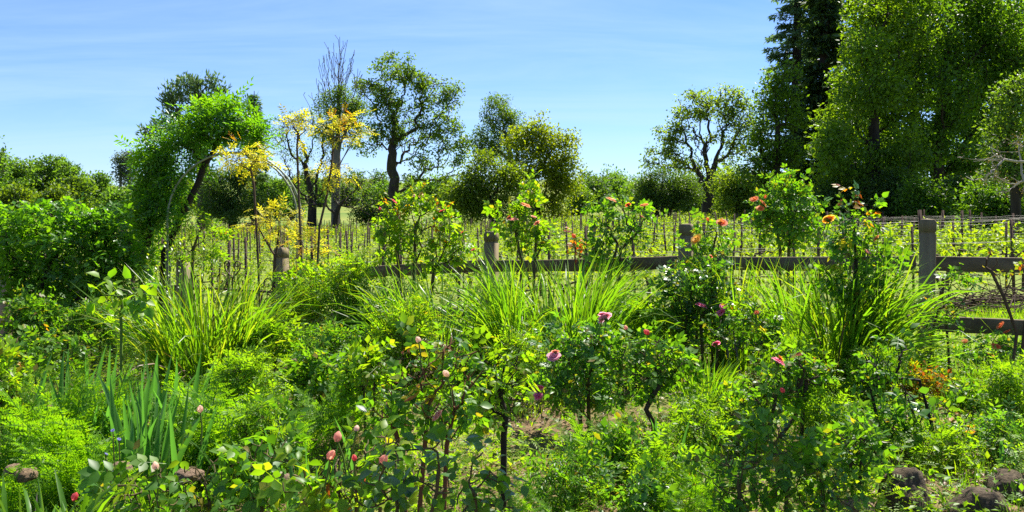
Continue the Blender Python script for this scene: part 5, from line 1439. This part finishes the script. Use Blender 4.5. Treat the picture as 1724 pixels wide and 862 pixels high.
# --- tufts of strap leaves
clump('big tuft of yellowing strap leaves in front of the gate', 7.2, 345, 130, 448, 'strap_y', 201, 260, .02, None, .3, .9, .7, dead=20)
clump('dark green tuft of strap leaves by the end of the rail', 8.0, 612, 40, 462, 'strap_dk', 202, 110, .017, None, .4, .45, .35)
clump('shaded tuft of arching strap leaves left of the large centre tuft', 7.3, 760, 120, 448, 'strap', 203, 260, .017, None, .45, .9, .8)
clump('large bright tuft of strap leaves in the centre before the rail', 7.1, 935, 130, 428, 'strap', 204, 330, .018, None, .42, .8, .7, dead=10)
clump('tuft of strap leaves with orange tips behind the pink rose', 7.3, 1265, 90, 432, 'strap_y', 205, 150, .018, None, .38, .6, .4)
clump('tall tuft of strap leaves around the standard rose trunk', 6.7, 1405, 120, 425, 'strap', 206, 280, .02, None, .3, .9, .7, dead=24)
clump('tuft of thin strap leaves between the centre and right tufts', 7.6, 1130, 60, 470, 'strap_dk', 207, 90, .015, None, .4, .7, .5)
clump('short grassy tuft beside the bare soil right of centre', 5.9, 1180, 50, 600, 'strap', 208, 90, .014, None, .5, .7, .5)
clump('small grassy tuft in the lawn under the right rail', 6.4, 1660, 30, 600, 'strap', 209, 60, .011, None, .5, .8, .6)
clump('arching bright strap leaves of the day lily in the bottom left corner', 3.55, 60, 130, 775, 'strap', 210, 90, .034, .66, .3, .9, 1.3, name='day_lily', cat='day lily', leansd=.5)
clump('second day lily tuft at the bottom edge right of the corner one', 3.5, 150, 80, 805, 'strap', 211, 40, .03, .5, .3, 1.0, 1.3, name='day_lily', cat='day lily', leansd=.5)
# seed stalks over the left tuft
for i, (px, top) in enumerate([(248, 420), (258, 440), (275, 400), (282, 405), (300, 395), (340, 405)]):
    rr = np.random.default_rng(260 + i)
    g = G(px, 7.4); o = thing('flower_spike', ['leftmost thin flower spike over the left strap leaf tuft', 'second thin flower spike from the left over the left tuft', 'third thin flower spike from the left over the left tuft', 'fourth thin flower spike from the left over the left tuft', 'tallest thin flower spike over the left tuft', 'rightmost thin flower spike, beside the iron gate'][i], 'flower spike', g, 'flower spikes over the left tuft')
    H = P(px, top, 7.4).z - g.z
    sp = np.array([(0, 0, -.02), (rr.normal(0, .015), 0, H * .5), (rr.normal(0, .03), 0, H)])
    mb = MB(); v, f = tube_vf(sp, [.006, .005, .003], 5); mb.add(v, f); link('stem', mb.mesh('stem', B['green'], True), o)
    mb = MB()
    u = np.linspace(.45, 1, 26); pp = np.stack([np.interp(u, [0, .5, 1], sp[:, k]) for k in range(3)], -1)
    a = np.arange(26) * 2.4
    v, f = place_T(T_leaf(.6), pp, np.stack([np.cos(a), np.sin(a), np.full(26, 1.2)], -1), np.tile([0, 0, 1.0], (26, 1)), .035); mb.add(v, f)
    link('bud_cluster', mb.mesh('bud_cluster', L['strap_y']), o)
# --- iris fans, every leaf a part
for a in [
 ('dense stand of blue green iris leaves in the left of the bed', 5.2, 225, 588, 301, 42, 'iris', .042, .15, .3),
 ('tall pair of blue green iris leaves leaning right in the left stand', 4.7, 235, 605, 302, 12, 'iris', .045, .06, .3),
 ('drooping blue green iris leaves at the right of the left stand', 4.5, 262, 645, 303, 26, 'iris', .04, .1, .3),
 ('short blue green iris leaves behind the left ferns', 5.7, 150, 585, 304, 44, 'iris', .032, .26, .35),
 ('broad iris fan with blue green leaves standing alone behind the peach buds', 3.85, 528, 680, 305, 14, 'iris', .042, .05, .3),
 ('iris fan with pale upright leaves right of the peach buds', 4.5, 612, 690, 306, 9, 'iris', .036, .06, .25),
 ('two tall blue green iris leaves at the foot of the crooked trunk', 4.6, 1140, 690, 307, 7, 'iris', .034, .04, .3),
 ('iris fan in the sunny weeds right of the crooked trunk', 4.9, 1196, 695, 308, 7, 'iris', .038, .04, .35),
 ('upright dark iris leaves against the crooked trunk', 5.0, 1096, 690, 309, 5, 'strap_dk', .04, .03, .12),
 ('green iris fan left of the big rock', 4.5, 1428, 712, 310, 5, 'strap', .046, .04, .4),
 ('iris fan with broad green leaves near the right edge, the upper one', 5.0, 1648, 690, 311, 8, 'iris', .046, .06, .4),
 ('iris fan with spread leaves by the right rock', 4.6, 1700, 730, 312, 8, 'iris', .044, .05, .45),
 ('dark iris fan in shade below the bare soil patch', 4.4, 935, 745, 313, 12, 'strap_dk', .034, .09, .45),
 ('small iris leaves in the right lawn beside the orange leaved rose', 5.4, 1570, 660, 314, 6, 'iris', .034, .04, .3),
 ('iris leaves in shade left of the fern pair', 4.6, 405, 700, 315, 12, 'strap_dk', .034, .08, .35),
 ]: iris_fan(a[0], a[1], a[2], a[3], a[4], a[5], a[6], a[7], a[8], a[9])
# --- ferns, every frond a part
for i, (lab, Y, px, top, n, ln_) in enumerate([
 ('tall bright fern at the middle of the left fern bank', 5.0, 130, 630, 15, .5), ('bright fern at the left end of the left fern bank', 4.9, 40, 650, 14, .55),
 ('bright fern at the right end of the left fern bank', 5.2, 150, 650, 14, .55), ('low bright fern in front of the left fern bank', 4.4, 110, 715, 13, .7),
 ('low fern hanging over the stones at the lower left', 4.2, 175, 745, 12, .8), ('small fern at the lower left edge', 4.3, 30, 730, 12, .7),
 ('feathery fern left of the iris fan, the left one of a pair', 4.9, 350, 650, 13, .5), ('feathery fern left of the iris fan, the right one of a pair', 4.9, 395, 640, 13, .5),
 ('fern with long pinnate fronds just above the iris fan', 5.0, 480, 655, 12, .5), ('small fern behind the feathery pair', 5.5, 330, 625, 12, .5),
 ('dark bushy fern below the centre roses', 4.7, 1025, 690, 16, .55), ('yellow green fern with wide fronds at the bottom right of centre', 4.0, 1150, 775, 12, .75),
 ('lime fern beside the shaded wide rose', 4.1, 1195, 790, 12, .75), ('low fern at the bottom edge under the centre', 3.9, 900, 815, 11, .8),
 ('small fern left of the big rock', 4.2, 1395, 780, 10, .7), ('fern tuft in the middle of the bed left of the reddish rose', 5.6, 590, 640, 12, .5), ('fern under the feathery shrub', 5.3, 440, 660, 12, .5)]):
    fern(lab, Y, px, top, 500 + i, n, ln_)
# small blue flowers before the fern bank
for i, (px, py) in enumerate([(190, 725), (200, 740), (178, 765), (192, 795)]):
    Y = 4.15; g = G(px, Y); o = thing('blue_flower', ['upper left tiny blue flower before the left ferns', 'topmost tiny blue flower leaning right before the left ferns', 'leftmost tiny blue flower before the left ferns', 'lowest tiny blue flower before the left ferns'][i], 'flower', g, 'blue flowers before the ferns')
    p = P(px, py, Y) - g
    mb = MB(); v, f = tube_vf([(0, 0, 0), (0.01, 0, p.z * .6), (0, 0, p.z)], .003, 4); mb.add(v, f); link('stem', mb.mesh('stem', B['cane']), o)
    q = link('bloom', BL['blue'], o, p); q.scale = (.012, .012, .012); q.rotation_euler = (.7, 0, i)

# --- rocks
def rock(label, px, py, Y, rx, ry, rz, seed, mat='stone', rot=0):
    import bmesh
    bm = bmesh.new(); bmesh.ops.create_icosphere(bm, subdivisions=4, radius=1)
    from mathutils import noise
    off = Vector((seed * 7.3, seed * 1.7, 0))
    for v in bm.verts:
        c = v.co.copy()
        n1 = noise.noise(c * 1.1 + off) * .3 + noise.noise(c * 2.7 + off) * .12 + noise.noise(c * 7 + off) * .06 + noise.noise(c * 16 + off) * .03
        cell = noise.cell(c * 1.6 + off) * .06
        v.co = c * (1 + n1 + cell)
        if v.co.z < -.55: v.co.z = -.55
    me = bpy.data.meshes.new('rock'); bm.to_mesh(me); bm.free()
    me.polygons.foreach_set('use_smooth', np.ones(len(me.polygons), bool)); me.materials.append(B[mat])
    o = link('rock', me); o.scale = (rx, ry, rz); o.rotation_euler = (0, 0, rot)
    g = G(px, Y)
    o.location = (g.x, g.y, P(px, py, Y).z)
    tag(o, label, 'rock', 'stones edging the bed')
rock('tall dark pointed rock at the bottom right', 1522, 848, 4.15, .13, .12, .18, 1, 'stone', .4)
rock('long dark rounded rock right of the pointed rock', 1650, 862, 4.1, .18, .15, .11, 2, 'stone', .2)
rock('flat lit rock at the right bottom corner', 1712, 832, 4.25, .14, .14, .1, 3, 'stone', 1)
rock('small brown stone at the left edge below the ferns', 24, 792, 4.35, .05, .045, .035, 4, 'stone_tan', .5)
rock('pinkish stone next to the small brown stone on the left', 45, 800, 4.2, .06, .05, .04, 5, 'stone_tan', 1.5)
rock('half hidden reddish stone under the low left rose', 318, 800, 4.15, .07, .06, .04, 6, 'stone_tan', .2)
rock('flat tan stone at the foot of the iris fan', 486, 812, 4.1, .08, .06, .04, 7, 'stone_tan', 2.2)
rock('small brown stone beneath the left fern bank', 205, 788, 4.25, .06, .05, .035, 8, 'stone_tan', 2.2)
rock('low tan stone left of the pointed rock', 1440, 858, 4.05, .1, .08, .05, 10, 'stone_tan', .2)

# --- brush pile of pruned canes beyond the right rail
o = thing('brush_pile', 'heap of pruned brown canes lying on the grass beyond the right rail', 'brush pile', G(1690, 11.0))
rr = np.random.default_rng(90); mb = MB()
for i in range(240):
    c = np.array([rr.normal(0, .75), rr.normal(0, .35), 0.]); c[2] = abs(rr.normal(0, .14)) * math.exp(-(c[0] / 1.0) ** 2) + .02
    d = norm(np.array([rr.normal(), rr.normal() * .6, rr.normal() * .25])) * rr.uniform(.15, .5)
    v, f = tube_vf([c - d, c + rr.normal(0, .02, 3), c + d + np.array([0, 0, .03])], rr.uniform(.003, .009), 4); mb.add(v, f)
link('cane_heap', mb.mesh('cane_heap', B['brown']), o)

# ------------------------------------------------------------------ ground cover (nobody could count it)
def cover():
    rng = np.random.default_rng(95)
    n = 130000
    x = rng.uniform(-7.5, 7.5, n); y = rng.uniform(3.2, 10.5, n)
    keep = np.abs(x) < .68 * y + 1.5
    # bare soil patches
    for (px, py, Y, rx, ry) in [(935, 728, 5.6, .5, .55), (1180, 690, 6.1, .6, .22), (1290, 690, 6.1, .35, .2), (1430, 640, 7.0, .3, .3), (1000, 690, 6.0, .3, .25), (560, 660, 6.7, .3, .25)]:
        c = P(px, py, Y)
        keep &= (((x - c.x) / rx) ** 2 + ((y - Y) / ry) ** 2 > rng.uniform(.25, 1.1, n))
    fence_y = 9.18 - .5 * x
    keep &= y < fence_y + .4
    dens = .5 + .5 * np.sin(x * 2.3 + 1) * np.sin(y * 2.9 + .5) + .35 * np.sin(x * 5.1 - y * 3.3)
    keep &= rng.uniform(0, 1, n) < .5 + .5 * np.clip(dens, 0, 1)
    x, y, dens = x[keep], y[keep], np.clip(dens[keep], 0, 1)
    m = len(x)
    h = rng.uniform(.0, 1, m) ** 1.3 * (.06 + .2 * dens)
    pos = np.stack([x, y, ground_z(x, y) + h], -1)
    fwd = norm(rng.normal(0, 1, (m, 3)) * np.array([1, 1, .5]) + np.array([0, 0, .15])); up = norm(rng.normal(0, .5, (m, 3)) + np.array([0, 0, 1.0]))
    mb = MB()
    k = rng.random(m) < .55
    v, f = place_T(TR, pos[k], fwd[k], up[k], rng.uniform(.02, .06, k.sum())); mb.add(v, f)
    v, f = place_many(TC7, pos[~k], fwd[~k], up[~k], rng.uniform(.05, .1, (~k).sum())); mb.add(v, f)
    o = link('ground_cover', mb.mesh('ground_cover', L['weed'])); tag(o, 'bright green weeds covering the soil between the garden plants', None, None, 'stuff')
    # grass blades
    n = 70000
    x = rng.uniform(-9, 9, n); y = rng.uniform(3.4, 13.0, n) ; keep = np.abs(x) < .68 * y + 1.5
    beyond = y > 9.18 - .5 * x - .2
    d2 = np.sin(x * 1.7 + 2) * np.sin(y * 2.1) + .5 * np.sin(x * 4.3 + y * 2.2)
    for (px, py, Y, rx, ry) in [(935, 728, 5.6, .5, .55), (1180, 690, 6.1, .6, .22), (1290, 690, 6.1, .35, .2)]:
        c = P(px, py, Y); keep &= (((x - c.x) / rx) ** 2 + ((y - Y) / ry) ** 2 > rng.uniform(.3, 1.1, n))
    keep &= beyond | (d2 > rng.uniform(-.9, .8, n))
    x, y = x[keep], y[keep]; m = len(x)
    v, f = blades_vf(np.stack([x, y, ground_z(x, y) - .02], -1), rng.uniform(0, 6.28, m), rng.uniform(.05, .6, m), rng.uniform(.05, .17, m), rng.uniform(.004, .008, m), rng.uniform(.2, 1.2, m), rng, 3)
    mb = MB(); mb.add(v, f)
    o = link('grass', mb.mesh('grass', L['weed'])); tag(o, 'short green grass under the fence and among the plants', None, None, 'stuff')
cover()
def litter():
    rng = np.random.default_rng(97)
    n = 9000
    x = rng.uniform(-5, 5, n); y = rng.uniform(3.6, 8.5, n)
    pos = np.stack([x, y, ground_z(x, y) + rng.uniform(0, .012, n)], -1)
    v, f = place_T(T_leaf(.5, .2, .3), pos, norm(rng.normal(0, 1, (n, 3)) * np.array([1, 1, .25])), norm(rng.normal(0, .3, (n, 3)) + np.array([0, 0, 1.])), rng.uniform(.012, .045, n))
    mb = MB(); mb.add(v, f)
    o = link('leaf_litter', mb.mesh('leaf_litter', L['dry'])); tag(o, 'dry brown leaf litter lying on the bare soil', None, None, 'stuff')
litter()

# --- the garden tree whose boughs hang over the viewer and shade the nearest plants
def overhang():
    rng = np.random.default_rng(99)
    base = np.array([6.2, 4.0, float(ground_z(6.2, 4.0))])
    o = thing('overhanging_tree', 'garden tree whose boughs hang over the viewer and dapple the nearest plants with shade', 'tree', base)
    ini = np.array([base, base + [0, 0, 1.6], base + [-.2, .2, 3.0], base + [-.5, .4, 4.2]])
    pts = []
    for c, r, n in [((1.15, 4.1, 4.0), .45, 40), ((1.5, 4.3, 4.1), .35, 20), ((2.7, 5.5, 4.1), .4, 24), ((4.6, 5.4, 4.6), .8, 40), ((5.8, 4.4, 5.2), 1.2, 50)]:
        pts.append(np.array(c) + rng.normal(0, .45, (n, 3)) * r * np.array([1, 1, .4]))
    pts = np.vstack(pts)
    Pn, par, _ = mst(ini, pts, .35, 2)
    v, f, c, r = branch_vf(Pn, par, .16, .008, 6, rng, .12, .75, 3); mb = MB(); mb.add(v, f)
    link('trunk', mb.mesh('trunk', B['grey'], True, base), o)
    mb = MB(); v, f = scatter(TL, pts, 2300, .15, .12, rng, .6, .3); mb.add(v, f)
    link('crown', mb.mesh('crown', L['forest'], False, base), o)
overhang()
